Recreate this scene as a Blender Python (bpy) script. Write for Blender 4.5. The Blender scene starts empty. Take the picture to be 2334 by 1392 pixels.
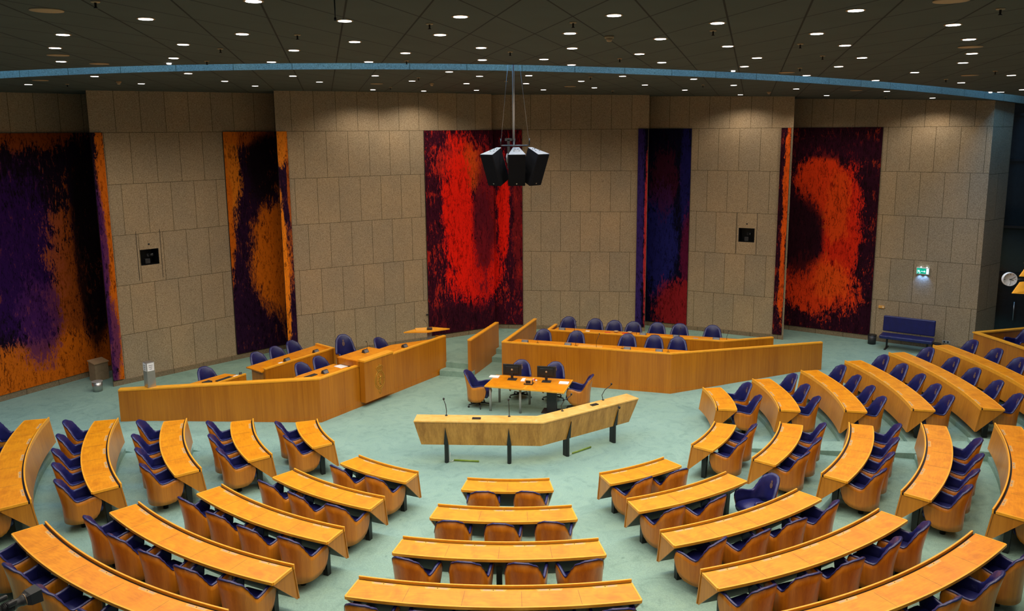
import bpy, bmesh, math, random
from mathutils import Vector, Matrix
random.seed(7)
S = bpy.context.scene
R = math.radians
PI = math.pi

# ---------------------------------------------------------------- camera, world, exposure
cam_d = bpy.data.cameras.new('camera')
cam = bpy.data.objects.new('camera', cam_d)
S.collection.objects.link(cam)
S.camera = cam
cam_d.sensor_fit = 'HORIZONTAL'
cam_d.sensor_width = 36.0
cam_d.lens = 1852.94 * 36.0 / 2334.0
cam_d.shift_x = -(1177.0 - 1167.0) / 2334.0
cam_d.shift_y = -(696.0 - 615.47) / 2334.0
cam_d.clip_start = 0.05
cam_d.clip_end = 200
_rt = Vector((0.99993592, -0.00865476, -0.00729752))
_up = Vector((0.0086506, 0.16833978, 0.98569107))
_fw = Vector((0.00730246, 0.98569103, -0.16840386))
cam.matrix_world = Matrix(((_rt.x, _up.x, -_fw.x, -0.1245), (_rt.y, _up.y, -_fw.y, -19.2503), (_rt.z, _up.z, -_fw.z, 7.2375), (0, 0, 0, 1)))

S.view_settings.view_transform = 'Standard'
S.view_settings.look = 'None'
S.view_settings.gamma = 1.0
S.view_settings.use_curve_mapping = False
S.view_settings.exposure = -0.10
LAMP_W = 150.0          # power of one ceiling downlight
LAMP_COL = (1.0, 0.90, 0.76)
world = bpy.data.worlds.new('world')
S.world = world
world.use_nodes = True
world.node_tree.nodes['Background'].inputs[0].default_value = (0.80, 0.90, 1.0, 1)
world.node_tree.nodes['Background'].inputs[1].default_value = 0.10

# daylight falling through the curved roof slot
SLOT_W = 110.0
def slot_light(x, y, rz):
    l = bpy.data.lights.new('slot_daylight', 'AREA')
    l.shape = 'RECTANGLE'; l.size = 3.4; l.size_y = 0.9; l.energy = SLOT_W; l.color = (0.16, 0.50, 1.0)
    o = bpy.data.objects.new('slot_daylight', l); S.collection.objects.link(o)
    o.location = (x, y, 9.75); o.rotation_euler = (0, 0, rz)

# ---------------------------------------------------------------- materials
class N:
    def __init__(s, name):
        s.m = bpy.data.materials.new(name); s.m.use_nodes = True
        s.t = s.m.node_tree; s.n = s.t.nodes; s.b = s.n['Principled BSDF']; s.x = 0
    def new(s, typ, **k):
        n = s.n.new(typ)
        for a, v in k.items(): setattr(n, a, v)
        return n
    def link(s, a, b): s.t.links.new(a, b)
    def coord(s, kind='Object', scale=(1, 1, 1), rot=(0, 0, 0)):
        c = s.new('ShaderNodeTexCoord'); mp = s.new('ShaderNodeMapping')
        mp.inputs['Scale'].default_value = scale; mp.inputs['Rotation'].default_value = rot
        s.link(c.outputs[kind], mp.inputs[0]); return mp.outputs[0]
    def noise(s, co, scale, detail=4, rough=0.55, dist=0.0):
        n = s.new('ShaderNodeTexNoise'); n.inputs['Scale'].default_value = scale; n.inputs['Detail'].default_value = detail
        n.inputs['Roughness'].default_value = rough; n.inputs['Distortion'].default_value = dist
        s.link(co, n.inputs['Vector']); return n.outputs['Fac']
    def ramp(s, fac, stops):
        r = s.new('ShaderNodeValToRGB'); e = r.color_ramp.elements
        e[0].position, e[0].color = stops[0][0], (*stops[0][1], 1)
        e[1].position, e[1].color = stops[-1][0], (*stops[-1][1], 1)
        for p, c in stops[1:-1]:
            q = e.new(p); q.color = (*c, 1)
        s.link(fac, r.inputs[0]); return r.outputs[0]
    def mix(s, f, a, b, mode='MIX'):
        m = s.new('ShaderNodeMix', data_type='RGBA', blend_type=mode)
        if isinstance(f, (int, float)): m.inputs[0].default_value = f
        else: s.link(f, m.inputs[0])
        for i, v in ((6, a), (7, b)):
            if isinstance(v, tuple): m.inputs[i].default_value = (*v, 1)
            else: s.link(v, m.inputs[i])
        return m.outputs[2]
    def math(s, op, a, b=0.0, c=None, clamp=False):
        m = s.new('ShaderNodeMath', operation=op); m.use_clamp = clamp
        for i, v in enumerate((a, b) if c is None else (a, b, c)):
            if isinstance(v, (int, float)): m.inputs[i].default_value = v
            else: s.link(v, m.inputs[i])
        return m.outputs[0]
    def bump(s, h, st=0.3, d=0.01):
        b = s.new('ShaderNodeBump'); b.inputs['Strength'].default_value = st; b.inputs['Distance'].default_value = d
        s.link(h, b.inputs['Height']); s.link(b.outputs[0], s.b.inputs['Normal'])
    def out(s, col=None, rough=0.5, metal=0.0, spec=0.5, coat=0.0):
        if col is not None:
            if isinstance(col, tuple): s.b.inputs['Base Color'].default_value = (*col, 1)
            else: s.link(col, s.b.inputs['Base Color'])
        if isinstance(rough, (int, float)): s.b.inputs['Roughness'].default_value = rough
        else: s.link(rough, s.b.inputs['Roughness'])
        s.b.inputs['Metallic'].default_value = metal
        s.b.inputs['Specular IOR Level'].default_value = spec
        s.b.inputs['Coat Weight'].default_value = coat
        s.b.inputs['Coat Roughness'].default_value = 0.25
        return s.m

def flat(name, col, rough=0.5, metal=0.0, spec=0.5, vary=0.12, sc=9.0):
    k = N(name); f = k.noise(k.coord(), sc, 3)
    a = tuple(c * (1 - vary) for c in col); b = tuple(min(1, c * (1 + vary)) for c in col)
    return k.out(k.ramp(f, [(0.3, a), (0.7, b)]), rough, metal, spec)

def veneer(name, dark, light, rough=0.38, coat=0.25, band=2.4):
    """upright grain: narrow streaks and broader bands along the wall, figure every half metre"""
    k = N(name)
    streak = k.noise(k.coord(scale=(26, 26, 0.7)), 1.0, 5, 0.6, 0.12)
    broad = k.noise(k.coord(scale=(band, band, 0.25)), 1.0, 2, 0.5, 0.15)
    fleck = k.noise(k.coord(scale=(90, 90, 3.5)), 1.0, 2)
    f = k.math('ADD', k.math('MULTIPLY', streak, 0.45), k.math('ADD', k.math('MULTIPLY', broad, 0.40), k.math('MULTIPLY', fleck, 0.15)))
    col = k.ramp(f, [(0.36, dark), (0.5, tuple((a + b) / 2 for a, b in zip(dark, light))), (0.63, light)])
    return k.out(col, rough, 0, 0.4, coat)

def top_wood(name, dark, mid, light, rough=0.40, coat=0.12):
    k = N(name)
    f1 = k.noise(k.coord(), 3.1, 5, 0.62, 1.2)
    f2 = k.noise(k.coord(scale=(3, 22, 3)), 1.5, 4, 0.6, 0.8)
    f = k.math('ADD', k.math('MULTIPLY', f1, 0.62), k.math('MULTIPLY', f2, 0.38))
    col = k.ramp(f, [(0.36, dark), (0.50, mid), (0.64, light)])
    return k.out(col, rough, 0, 0.4, coat)

M = {}
M['top'] = top_wood('honey_desktop_veneer', (0.60, 0.175, 0.001), (0.73, 0.242, 0.002), (0.84, 0.305, 0.004))
M['edge'] = flat('light_wood_edging', (0.88, 0.37, 0.022), 0.38, vary=0.08)
M['panel'] = veneer('counter_front_veneer', (0.36, 0.105, 0.003), (0.55, 0.190, 0.007))
M['desk_panel'] = veneer('desk_front_veneer', (0.40, 0.135, 0.008), (0.58, 0.225, 0.018))
M['shell'] = veneer('chair_shell_veneer', (0.42, 0.118, 0.005), (0.64, 0.225, 0.014), 0.36, 0.3, 5.0)
M['lectern'] = veneer('pale_lectern_veneer', (0.36, 0.155, 0.018), (0.66, 0.33, 0.06), 0.33, 0.3, 6.0)
M['lectern_top'] = top_wood('lectern_top_veneer', (0.72, 0.38, 0.08), (0.82, 0.47, 0.12), (0.88, 0.55, 0.17), 0.18, 0.8)
M['under'] = flat('dark_olive_modesty_panel', (0.055, 0.045, 0.022), 0.6)
M['black'] = flat('black_powder_coat', (0.008, 0.008, 0.009), 0.4)
M['dark'] = flat('charcoal_plastic', (0.022, 0.022, 0.024), 0.45)
M['screen'] = flat('matte_grey_panel', (0.12, 0.12, 0.13), 0.4)
M['speaker_black'] = flat('matte_speaker_black', (0.004, 0.004, 0.005), 0.8, 0.0, 0.1)
M['speaker_top'] = flat('grey_speaker_top', (0.20, 0.20, 0.20), 0.6)  # plain grey, lighter than the black cabinet
M['steel'] = flat('brushed_steel', (0.48, 0.47, 0.46), 0.32, 0.9, vary=0.05)
M['grey'] = flat('satin_grey_metal', (0.40, 0.38, 0.36), 0.4, 0.35, vary=0.05)
M['paper'] = flat('white_paper', (0.82, 0.80, 0.78), 0.7, vary=0.03)
M['inlay'] = flat('pale_wood_inlay', (0.80, 0.37, 0.065), 0.4, vary=0.05)
M['plate'] = flat('pinkish_grey_plate', (0.50, 0.33, 0.20), 0.35, 0.1, vary=0.04)
M['white'] = flat('white_enamel', (0.78, 0.78, 0.76), 0.4, vary=0.03)
M['beige'] = flat('sand_beige_metal', (0.46, 0.29, 0.15), 0.55, vary=0.06)
M['gold'] = flat('gilded_inlay', (0.56, 0.30, 0.035), 0.35, 0.45, vary=0.15, sc=40)
M['emb'] = flat('embossed_crest_print', (0.13, 0.075, 0.065), 0.5, vary=0.4, sc=60)
M['red'] = flat('red_card', (0.65, 0.03, 0.02), 0.5)
M['cyan'] = flat('bright_blue_card', (0.02, 0.25, 0.75), 0.5)
M['green'] = flat('olive_green_rubber', (0.17, 0.27, 0.03), 0.5)
M['cord'] = flat('pale_cord', (0.6, 0.62, 0.58), 0.5)

def leather(name, c):
    k = N(name); co = k.coord()
    f = k.noise(co, 7, 3)
    k.bump(k.noise(co, 160, 2), 0.12, 0.002)
    return k.out(k.ramp(f, [(0.3, tuple(x * 0.8 for x in c)), (0.7, tuple(x * 1.25 for x in c))]), 0.36, 0, 0.5, 0.1)
M['blue'] = leather('navy_blue_leather', (0.010, 0.011, 0.082))
M['bench'] = leather('royal_blue_leather', (0.006, 0.008, 0.085))

def carpet(name):
    k = N(name); co = k.coord()
    big = k.noise(co, 0.55, 3, 0.6, 0.8); mid = k.noise(co, 2.3, 5, 0.7, 1.5); fine = k.noise(co, 55, 2, 0.8)
    base = k.ramp(big, [(0.3, (0.225, 0.345, 0.283)), (0.7, (0.265, 0.395, 0.325))])
    wear = k.ramp(mid, [(0.30, (0.80, 0.83, 0.82)), (0.5, (1.0, 1.0, 1.0)), (0.72, (1.07, 1.05, 1.0))])
    tuft = k.ramp(fine, [(0.35, (0.86, 0.86, 0.86)), (0.65, (1.08, 1.08, 1.08))])
    spots = k.ramp(k.noise(co, 6.5, 2, 0.5), [(0.24, (0.70, 0.74, 0.73)), (0.30, (1, 1, 1))])
    c = k.mix(1.0, base, wear, 'MULTIPLY'); c = k.mix(1.0, c, tuft, 'MULTIPLY'); c = k.mix(0.7, c, spots, 'MULTIPLY')
    k.bump(fine, 0.25, 0.004)
    return k.out(c, 0.95, 0, 0.15)
M['carpet'] = carpet('sea_green_carpet')

def granite(name, bricks=True, tint=(1, 1, 1), row=1.39, width=0.68, shift=0.0):
    k = N(name)
    co = k.coord('UV')
    obj = k.coord('Object')
    n1 = k.noise(obj, 38, 4, 0.75, 0.6); n2 = k.noise(obj, 110, 2, 0.7); big = k.noise(obj, 0.9, 3, 0.6)
    grain = k.ramp(k.math('ADD', k.math('MULTIPLY', n1, 0.6), k.math('MULTIPLY', n2, 0.4)),
                   [(0.36, (0.16, 0.108, 0.060)), (0.47, (0.36, 0.262, 0.160)), (0.56, (0.47, 0.350, 0.225)), (0.68, (0.68, 0.53, 0.37))])
    grain = k.mix(1.0, grain, k.ramp(big, [(0.3, (0.9, 0.92, 0.94)), (0.7, (1.08, 1.05, 1.0))]), 'MULTIPLY')
    if bricks:
        b = k.new('ShaderNodeTexBrick'); b.offset = 0.5; b.squash = 1.0
        b.inputs['Scale'].default_value = 1.0; b.inputs['Mortar Size'].default_value = 0.007
        b.inputs['Mortar Smooth'].default_value = 0.1; b.inputs['Bias'].default_value = 0.0
        b.inputs['Brick Width'].default_value = width; b.inputs['Row Height'].default_value = row
        b.inputs['Color1'].default_value = (0.93, 0.95, 0.97, 1); b.inputs['Color2'].default_value = (1.07, 1.03, 0.97, 1)
        b.inputs['Mortar'].default_value = (0.28, 0.27, 0.20, 1)
        mp = k.new('ShaderNodeMapping'); mp.inputs['Location'].default_value = (shift, -7.28 + 6 * row, 0)
        k.link(co, mp.inputs[0]); k.link(mp.outputs[0], b.inputs['Vector'])
        grain = k.mix(1.0, grain, b.outputs['Color'], 'MULTIPLY')
    grain = k.mix(1.0, grain, tuple(0.88 * t for t in tint), 'MULTIPLY')
    k.bump(n1, 0.35, 0.01)
    return k.out(grain, 0.8, 0, 0.3)

def ceiling_mat():
    k = N('dark_ceiling_panels'); co = k.coord('Object')
    sep = k.new('ShaderNodeSeparateXYZ'); k.link(co, sep.inputs[0])
    lines = None
    for ang, per in ((73.5, 0.80), (102.6, 0.80)):
        nx, ny = math.sin(R(ang)), -math.cos(R(ang))
        off = -(nx * -0.04 + ny * -3.78) / per
        d = k.math('ADD', k.math('MULTIPLY', sep.outputs[0], nx / per), k.math('MULTIPLY_ADD', sep.outputs[1], ny / per, off + 0.5))
        fr = k.math('ABSOLUTE', k.math('SUBTRACT', k.math('FRACT', d), 0.5))
        l = k.math('LESS_THAN', fr, 0.013)
        lines = l if lines is None else k.math('MAXIMUM', lines, l)
    base = k.ramp(k.noise(co, 1.2, 3), [(0.3, (0.066, 0.076, 0.066)), (0.7, (0.076, 0.087, 0.076))])
    col = k.mix(lines, base, (0.006, 0.007, 0.006))
    return k.out(col, 0.75, 0, 0.25)
M['ceiling'] = ceiling_mat()

def emis(name, col, st):
    k = N(name)
    k.b.inputs['Emission Color'].default_value = (*col, 1); k.b.inputs['Emission Strength'].default_value = st
    return k.out(col, 0.4)
M['lamp'] = emis('lit_lamp_glass', (1.0, 0.97, 0.93), 9.0)
M['exit_green'] = emis('lit_exit_green', (0.0, 0.35, 0.22), 0.9)
M['exit_white'] = emis('lit_exit_white', (0.65, 0.9, 1.0), 1.6)
M['led'] = emis('white_led', (0.6, 0.85, 1.0), 12.0)

def painting_mat(name, base, blobs, seed):
    """pigment laid on as soft scratched patches; UV is metres along the canvas, and height 0..1"""
    k = N(name); uv = k.coord('UV'); sep = k.new('ShaderNodeSeparateXYZ'); k.link(uv, sep.inputs[0])
    mp = k.new('ShaderNodeMapping'); mp.inputs['Location'].default_value = (seed, seed * 0.7, 0); mp.inputs['Scale'].default_value = (1, 6.78, 1)
    k.link(uv, mp.inputs[0]); co = mp.outputs[0]
    def stroke_noise(ang, sc, sx, sy):
        m2 = k.new('ShaderNodeMapping'); m2.inputs['Rotation'].default_value = (0, 0, R(ang)); m2.inputs['Scale'].default_value = (sx, sy, 1)
        k.link(co, m2.inputs[0]); return k.noise(m2.outputs[0], sc, 5, 0.72, 1.1)
    s1 = stroke_noise(28, 1.0, 7.5, 1.9); s2 = stroke_noise(-38, 1.0, 6.5, 1.7); s3 = stroke_noise(8, 1.0, 24, 7)
    soft = k.noise(co, 1.3, 4, 0.6, 0.6)
    strokes = k.math('MAXIMUM', s1, s2)
    n = k.math('SUBTRACT', k.math('ADD', k.math('MULTIPLY', strokes, 1.5), k.math('ADD', k.math('MULTIPLY', soft, 0.7), k.math('MULTIPLY', s3, 1.0))), 1.70)
    fine = s3
    col = k.mix(k.math('MULTIPLY', fine, 0.8), base, tuple(c * 0.35 for c in base))
    for (u0, v0, ru, rv, c, amp, alpha) in blobs:
        a = k.math('DIVIDE', k.math('SUBTRACT', sep.outputs[0], u0), ru); b = k.math('DIVIDE', k.math('SUBTRACT', sep.outputs[1], v0), rv)
        d = k.math('ADD', k.math('MULTIPLY', a, a), k.math('MULTIPLY', b, b))
        d = k.math('SQRT', d)
        mask = k.math('MULTIPLY_ADD', k.math('SUBTRACT', 1.0, k.math('ADD', d, k.math('MULTIPLY', n, amp * 1.7))), 3.2, 0.30, clamp=True)
        col = k.mix(k.math('MULTIPLY', mask, alpha), col, c)
    dark = k.ramp(k.math('ADD', k.math('MULTIPLY', strokes, 0.5), k.math('MULTIPLY', s3, 0.5)), [(0.40, (1.12, 1.12, 1.12)), (0.53, (1, 1, 1)), (0.60, (0.30, 0.25, 0.27))])
    col = k.mix(1.0, col, dark, 'MULTIPLY')
    k.bump(fine, 0.12, 0.004)
    return k.out(col, 0.8, 0, 0.08)
# ---------------------------------------------------------------- mesh helpers
COL = S.collection
class MB:
    def __init__(s): s.v = []; s.f = []; s.m = []; s.uv = {}; s.sm = []
    def add(s, vs, fs, mi=0, smooth=False, uvs=None):
        o = len(s.v); s.v += [tuple(v) for v in vs]
        for j, f in enumerate(fs):
            if uvs: s.uv[len(s.f)] = uvs[j]
            s.f.append(tuple(i + o for i in f)); s.m.append(mi); s.sm.append(smooth)
        return s
    def box(s, c, d, rz=0.0, mi=0, rx=0.0):
        hx, hy, hz = d[0] / 2, d[1] / 2, d[2] / 2
        m = Matrix.Translation(c) @ Matrix.Rotation(rz, 4, 'Z') @ Matrix.Rotation(rx, 4, 'X')
        vs = [m @ Vector((x, y, z)) for z in (-hz, hz) for x, y in ((-hx, -hy), (hx, -hy), (hx, hy), (-hx, hy))]
        return s.add(vs, [(3, 2, 1, 0), (4, 5, 6, 7), (0, 1, 5, 4), (1, 2, 6, 5), (2, 3, 7, 6), (3, 0, 4, 7)], mi)
    def prism(s, poly, z0, z1, mi=0, mtop=None):
        """upright prism over a plan polygon; z0/z1 a number or one per corner"""
        n = len(poly); a = sum(poly[i][0] * poly[(i + 1) % n][1] - poly[(i + 1) % n][0] * poly[i][1] for i in range(n))
        Z0 = [z0] * n if isinstance(z0, (int, float)) else list(z0); Z1 = [z1] * n if isinstance(z1, (int, float)) else list(z1)
        idx = list(range(n))
        if a < 0: idx.reverse()
        P = [poly[i] for i in idx]; Z0 = [Z0[i] for i in idx]; Z1 = [Z1[i] for i in idx]
        vs = [(x, y, z) for (x, y), z in zip(P, Z0)] + [(x, y, z) for (x, y), z in zip(P, Z1)]
        s.add(vs, [tuple(reversed(range(n)))] + [(i, (i + 1) % n, n + (i + 1) % n, n + i) for i in range(n)], mi)
        return s.add(vs[n:], [tuple(range(n))], mi if mtop is None else mtop)
    def extr(s, prof, a, b, mi=0):
        """profile [(offset to the side of a->b, z)] carried from plan point a to b"""
        a = Vector(a); b = Vector(b); d = (b - a).normalized(); n = Vector((-d.y, d.x))
        k = len(prof); vs = [(p.x + n.x * o, p.y + n.y * o, z) for p in (a, b) for o, z in prof]
        fs = [(i, (i + 1) % k, k + (i + 1) % k, k + i) for i in range(k)] + [tuple(reversed(range(k))), tuple(range(k, 2 * k))]
        return s.add(vs, fs, mi)
    def sweep(s, prof, rad, th0, th1, n=24, mi=0, caps=True, smooth=False):
        """profile [(dr, z)] swept about the hall centre; local frame: centre lies at +Y, distance rad"""
        k = len(prof); vs = []
        for i in range(n + 1):
            t = th0 + (th1 - th0) * i / n
            for dr, z in prof:
                r = rad + dr; vs.append((r * math.sin(t), rad - r * math.cos(t), z))
        fs = [(i * k + j, (i + 1) * k + j, (i + 1) * k + (j + 1) % k, i * k + (j + 1) % k) for i in range(n) for j in range(k)]
        if caps: fs += [tuple(range(k)), tuple(reversed(range(n * k, n * k + k)))]
        return s.add(vs, fs, mi, smooth)
    def loft(s, rings, mi=0, smooth=True, caps=True, closed=True):
        k = len(rings[0]); vs = [p for r in rings for p in r]; n = len(rings)
        fs = [(i * k + j, i * k + (j + 1) % k, (i + 1) * k + (j + 1) % k, (i + 1) * k + j) for i in range(n - 1) for j in range(k if closed else k - 1)]
        if caps and closed: fs += [tuple(reversed(range(k))), tuple(range((n - 1) * k, n * k))]
        return s.add(vs, fs, mi, smooth)
    def tube(s, pts, r, seg=8, mi=0, caps=True):
        pts = [Vector(p) for p in pts]; rs = r if isinstance(r, (list, tuple)) else [r] * len(pts); rings = []
        ref = None
        for i, p in enumerate(pts):
            t = (pts[min(i + 1, len(pts) - 1)] - pts[max(i - 1, 0)]).normalized()
            if ref is None: ref = Vector((0, 0, 1)) if abs(t.z) < 0.9 else Vector((1, 0, 0))
            u = t.cross(ref).normalized(); w = t.cross(u).normalized(); ref = -w if w.dot(ref) < 0 else w
            rings.append([p + (u * math.cos(a) + w * math.sin(a)) * rs[i] for a in (2 * PI * j / seg for j in range(seg))])
        return s.loft(rings, mi, True, caps)
    def lathe(s, prof, c=(0, 0, 0), seg=24, mi=0, smooth=True):
        rings = [[(c[0] + r * math.cos(a), c[1] + r * math.sin(a), c[2] + z) for a in (2 * PI * j / seg for j in range(seg))] for r, z in prof]
        return s.loft(rings, mi, smooth, True)
    def xf(s, m):
        s.v = [tuple(m @ Vector(v)) for v in s.v]; return s
    def build(s, name, mats, parent=None, bevel=0.0, label=None, segs=2, world=False):
        if world and parent is not None:      # vertices given in hall coordinates
            m = (Matrix.Translation(parent.location) @ Matrix.Rotation(parent.rotation_euler[2], 4, 'Z')).inverted(); s.xf(m)
        me = bpy.data.meshes.new(name); me.from_pydata(s.v, [], s.f)
        for m in (mats if isinstance(mats, (list, tuple)) else [mats]): me.materials.append(m)
        me.polygons.foreach_set('material_index', s.m); me.polygons.foreach_set('use_smooth', s.sm)
        if s.uv:
            ul = me.uv_layers.new(name='UVMap')
            for fi, u in s.uv.items():
                for li, c in zip(me.polygons[fi].loop_indices, u): ul.data[li].uv = c
        me.validate(); bm = bmesh.new(); bm.from_mesh(me)
        if not s.uv: bmesh.ops.recalc_face_normals(bm, faces=bm.faces)
        bm.to_mesh(me); bm.free(); me.update()
        o = bpy.data.objects.new(name, me); COL.objects.link(o)
        if parent is not None: o.parent = parent
        if bevel:
            b = o.modifiers.new('bevel', 'BEVEL'); b.width = bevel; b.segments = segs; b.limit_method = 'ANGLE'; b.angle_limit = R(40)
        if label: o['label'] = label
        return o

def thing(name, label, cat, loc=(0, 0, 0), rz=0.0, group=None):
    o = bpy.data.objects.new(name, None); COL.objects.link(o); o.empty_display_size = 0.2
    o.location = loc; o.rotation_euler = (0, 0, rz); o['label'] = label; o['category'] = cat
    if group: o['group'] = group
    return o
def tag(o, label, cat, group=None):
    o['label'] = label; o['category'] = cat
    if group: o['group'] = group
    return o
def struct(o): o['kind'] = 'structure'; return o
def dup(root, loc, rz, label, group=None, skip=()):
    r = root.copy(); COL.objects.link(r); r.location = loc; r.rotation_euler = (0, 0, rz); r['label'] = label
    if group: r['group'] = group
    for ch in root.children:
        c = ch.copy(); COL.objects.link(c); c.parent = r
        for g in ch.children:
            d = g.copy(); COL.objects.link(d); d.parent = c
    return r
ORD = ['first', 'second', 'third', 'fourth', 'fifth', 'sixth', 'seventh', 'eighth', 'ninth', 'tenth', 'eleventh', 'twelfth', 'thirteenth', 'fourteenth', 'fifteenth', 'sixteenth']
NUM = ['one', 'two', 'three', 'four', 'five', 'six', 'seven', 'eight', 'nine', 'ten', 'eleven', 'twelve', 'thirteen', 'fourteen']

# ---------------------------------------------------------------- hall geometry
RAD = [4.797, 6.192, 7.600, 9.012, 10.398, 11.79, 13.18]   # front edge of each desk row
STEP = 0.1144
def pol(r, deg, z=0.0): return (r * math.sin(R(deg)), -r * math.cos(R(deg)), z)
def zc(x): return 8.47 - 0.0015 * (x + 3) ** 2             # ceiling, slightly domed
def floor_z(r, th):
    a = abs(th)
    if -77.2 <= th <= 103.3:
        for k in range(6, 0, -1):
            if r >= RAD[k] - 0.05: return k * STEP
        return 0.0
    cap = 0.325
    if th < 0: cap += 0.22 * max(0, min(1, (th + 90) / 12.0))
    lift = 0.085 * max(0.0, min(1.0, (th + 85) / 6.0)) * max(0.0, min(1.0, (r - 4.95) / 0.7)) if th < 0 else 0.0
    return min(cap, max(0.0, 0.0817 * (r - 4.95)) + lift) if a < 150 else 0.0

def floor_patch(mb, r0, r1, t0, t1, zf, nr, nt, skirt=True):
    g = [[(*pol(r0 + (r1 - r0) * i / nr, t0 + (t1 - t0) * j / nt)[:2],) for j in range(nt + 1)] for i in range(nr + 1)]
    vs = []; 
    for i in range(nr + 1):
        for j in range(nt + 1):
            vs.append((*g[i][j], zf(r0 + (r1 - r0) * i / nr, t0 + (t1 - t0) * j / nt)))
    w = nt + 1
    mb.add(vs, [(i * w + j, i * w + j + 1, (i + 1) * w + j + 1, (i + 1) * w + j) for i in range(nr) for j in range(nt)], 0, True)
    if skirt:
        edge = [(0, j) for j in range(nt + 1)] + [(i, nt) for i in range(1, nr + 1)] + [(nr, j) for j in range(nt - 1, -1, -1)] + [(i, 0) for i in range(nr - 1, 0, -1)]
        top = [vs[i * w + j] for i, j in edge]; n = len(top)
        mb.add(top + [(x, y, -0.08) for x, y, z in top], [(a, (a + 1) % n, n + (a + 1) % n, n + a) for a in range(n)])
fl = MB()
floor_patch(fl, 0.0, 6.142, -77.2, 103.3, lambda r, t: 0.0, 6, 40, False)
floor_patch(fl, 0.0, 4.95, 103.3, 282.8, lambda r, t: 0.0, 3, 40, False)
for k in range(1, 7):
    z = k * STEP; r0 = RAD[k] - 0.05; r1 = (RAD[k + 1] - 0.05) if k < 6 else 16.5
    floor_patch(fl, r0, r1, -77.2, 71.9, lambda r, t: z, 1, 70)
    floor_patch(fl, r0, r1, 76.4, 103.3, lambda r, t: z, 1, 16)
floor_patch(fl, 4.95, 10.15, 71.9, 76.4, lambda r, t: min(0.47, max(0.0, 0.083 * (r - 4.95)) + 0.03 * min(1, (r - 4.95) * 3)), 24, 2)
floor_patch(fl, 10.15, 16.5, 71.9, 76.4, lambda r, t: 5 * STEP - 0.02, 2, 2)
floor_patch(fl, 4.95, 19, -150, -77.2, floor_z, 40, 24)
floor_patch(fl, 4.95, 19, 103.3, 150, floor_z, 40, 16)
floor_patch(fl, 4.95, 19, 150, 210, lambda r, t: 0.0, 4, 20, False)
struct(fl.build('floor', M['carpet']))

# raised platform behind the counters, with its steps
plat = [(-4.97, 0.52), (-4.90, 0.62), (-2.16, 4.72), (-1.37, 4.45), (-0.66, 6.17), (-0.44, 6.10), (0.2, 5.9), (-0.36, 4.0), (4.30, 2.55), (8.80, 3.60), (14.5, 3.9), (16.5, 7.5), (9, 12), (0, 12), (-8, 11), (-16, 3), (-13, 0.3), (-9.6, -0.26)]
struct(MB().prism(plat, -0.05, 0.33).build('floor_platform', M['carpet']))
struct(MB().prism([(-2.28, 4.36), (-1.30, 4.12), (-1.2, 4.5), (-2.2, 4.75)], 0.0, 0.165).prism([(-0.74, 5.79), (0.25, 5.52), (0.35, 5.95), (-0.66, 6.2)], 0.0, 0.165).build('floor_steps', M['carpet']))

# ceiling with the curved open slot
def near_y(x): return -1.749e-4 * x ** 3 + 0.0212454867 * x ** 2 + 0.216709304 * x - 3.6685
def far_y(x): return -2.339e-4 * x ** 3 + 0.0211672253 * x ** 2 + 0.241853160 * x - 2.1188
XS = [-19 + 0.5 * i for i in range(79)]
def strip(name, ya, yb, ny, mat):
    mb = MB(); w = ny + 1
    for up in (0.0, 0.09):
        vs = [(x, ya(x) + (yb(x) - ya(x)) * j / ny, zc(x) + up) for x in XS for j in range(w)]
        mb.add(vs, [(i * w + j, i * w + j + 1, (i + 1) * w + j + 1, (i + 1) * w + j) for i in range(len(XS) - 1) for j in range(ny)], 0, True)
    return struct(mb.build(name, mat))
strip('ceiling', lambda x: -26.0, near_y, 30, M['ceiling'])
strip('ceiling', far_y, lambda x: 13.5, 24, M['ceiling'])
M['slot'] = granite('daylight_tinted_granite_fascia', True, (0.55, 0.72, 0.86), 3.0, 1.15, 0.2)  # blue cast of the slot daylight is put into the granite tint
mb = MB(); acc = 0
for i in range(len(XS) - 1):
    x0, x1 = XS[i], XS[i + 1]; L = math.hypot(x1 - x0, far_y(x1) - far_y(x0))
    mb.add([(x0, far_y(x0), zc(x0)), (x1, far_y(x1), zc(x1)), (x1, far_y(x1), 10.2), (x0, far_y(x0), 10.2)], [(0, 1, 2, 3)], 0, False, [[(acc, 0), (acc + L, 0), (acc + L, 1.8), (acc, 1.8)]])
    acc += L
struct(mb.build('trim_1', M['slot']))
mb = MB()
for i in range(len(XS) - 1):
    x0, x1 = XS[i], XS[i + 1]
    mb.add([(x0, near_y(x0), zc(x0)), (x0, near_y(x0), 10.2), (x1, near_y(x1), 10.2), (x1, near_y(x1), zc(x1))], [(0, 1, 2, 3)])
struct(mb.build('trim_2', M['ceiling']))
for x in [-14.5 + 3.6 * i for i in range(9)]:
    ym = (near_y(x) + far_y(x)) / 2
    slot_light(x, ym, math.atan2(near_y(x + 1) - near_y(x - 1), 2))

# ---------------------------------------------------------------- stone walls
WALLS = [('wall_orange_end', (-15.8, -2.68), (-11.18, 5.67), []), ('wall_dais_side', (-11.18, 2.56), (-6.9, 7.0), [(1.03, 3.60, 1.545, 4.045)]),
         ('wall_behind_dais', (-6.95, 4.93), (-0.72, 8.55), []), ('wall_middle', (-1.0, 9.0), (4.54, 8.30), []),
         ('wall_behind_ministers', (4.10, 9.55), (8.94, 6.99), [(3.877, 3.53, 4.40, 4.00)]), ('wall_bench_side', (8.94, 8.80), (14.23, 5.11), [])]
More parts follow.
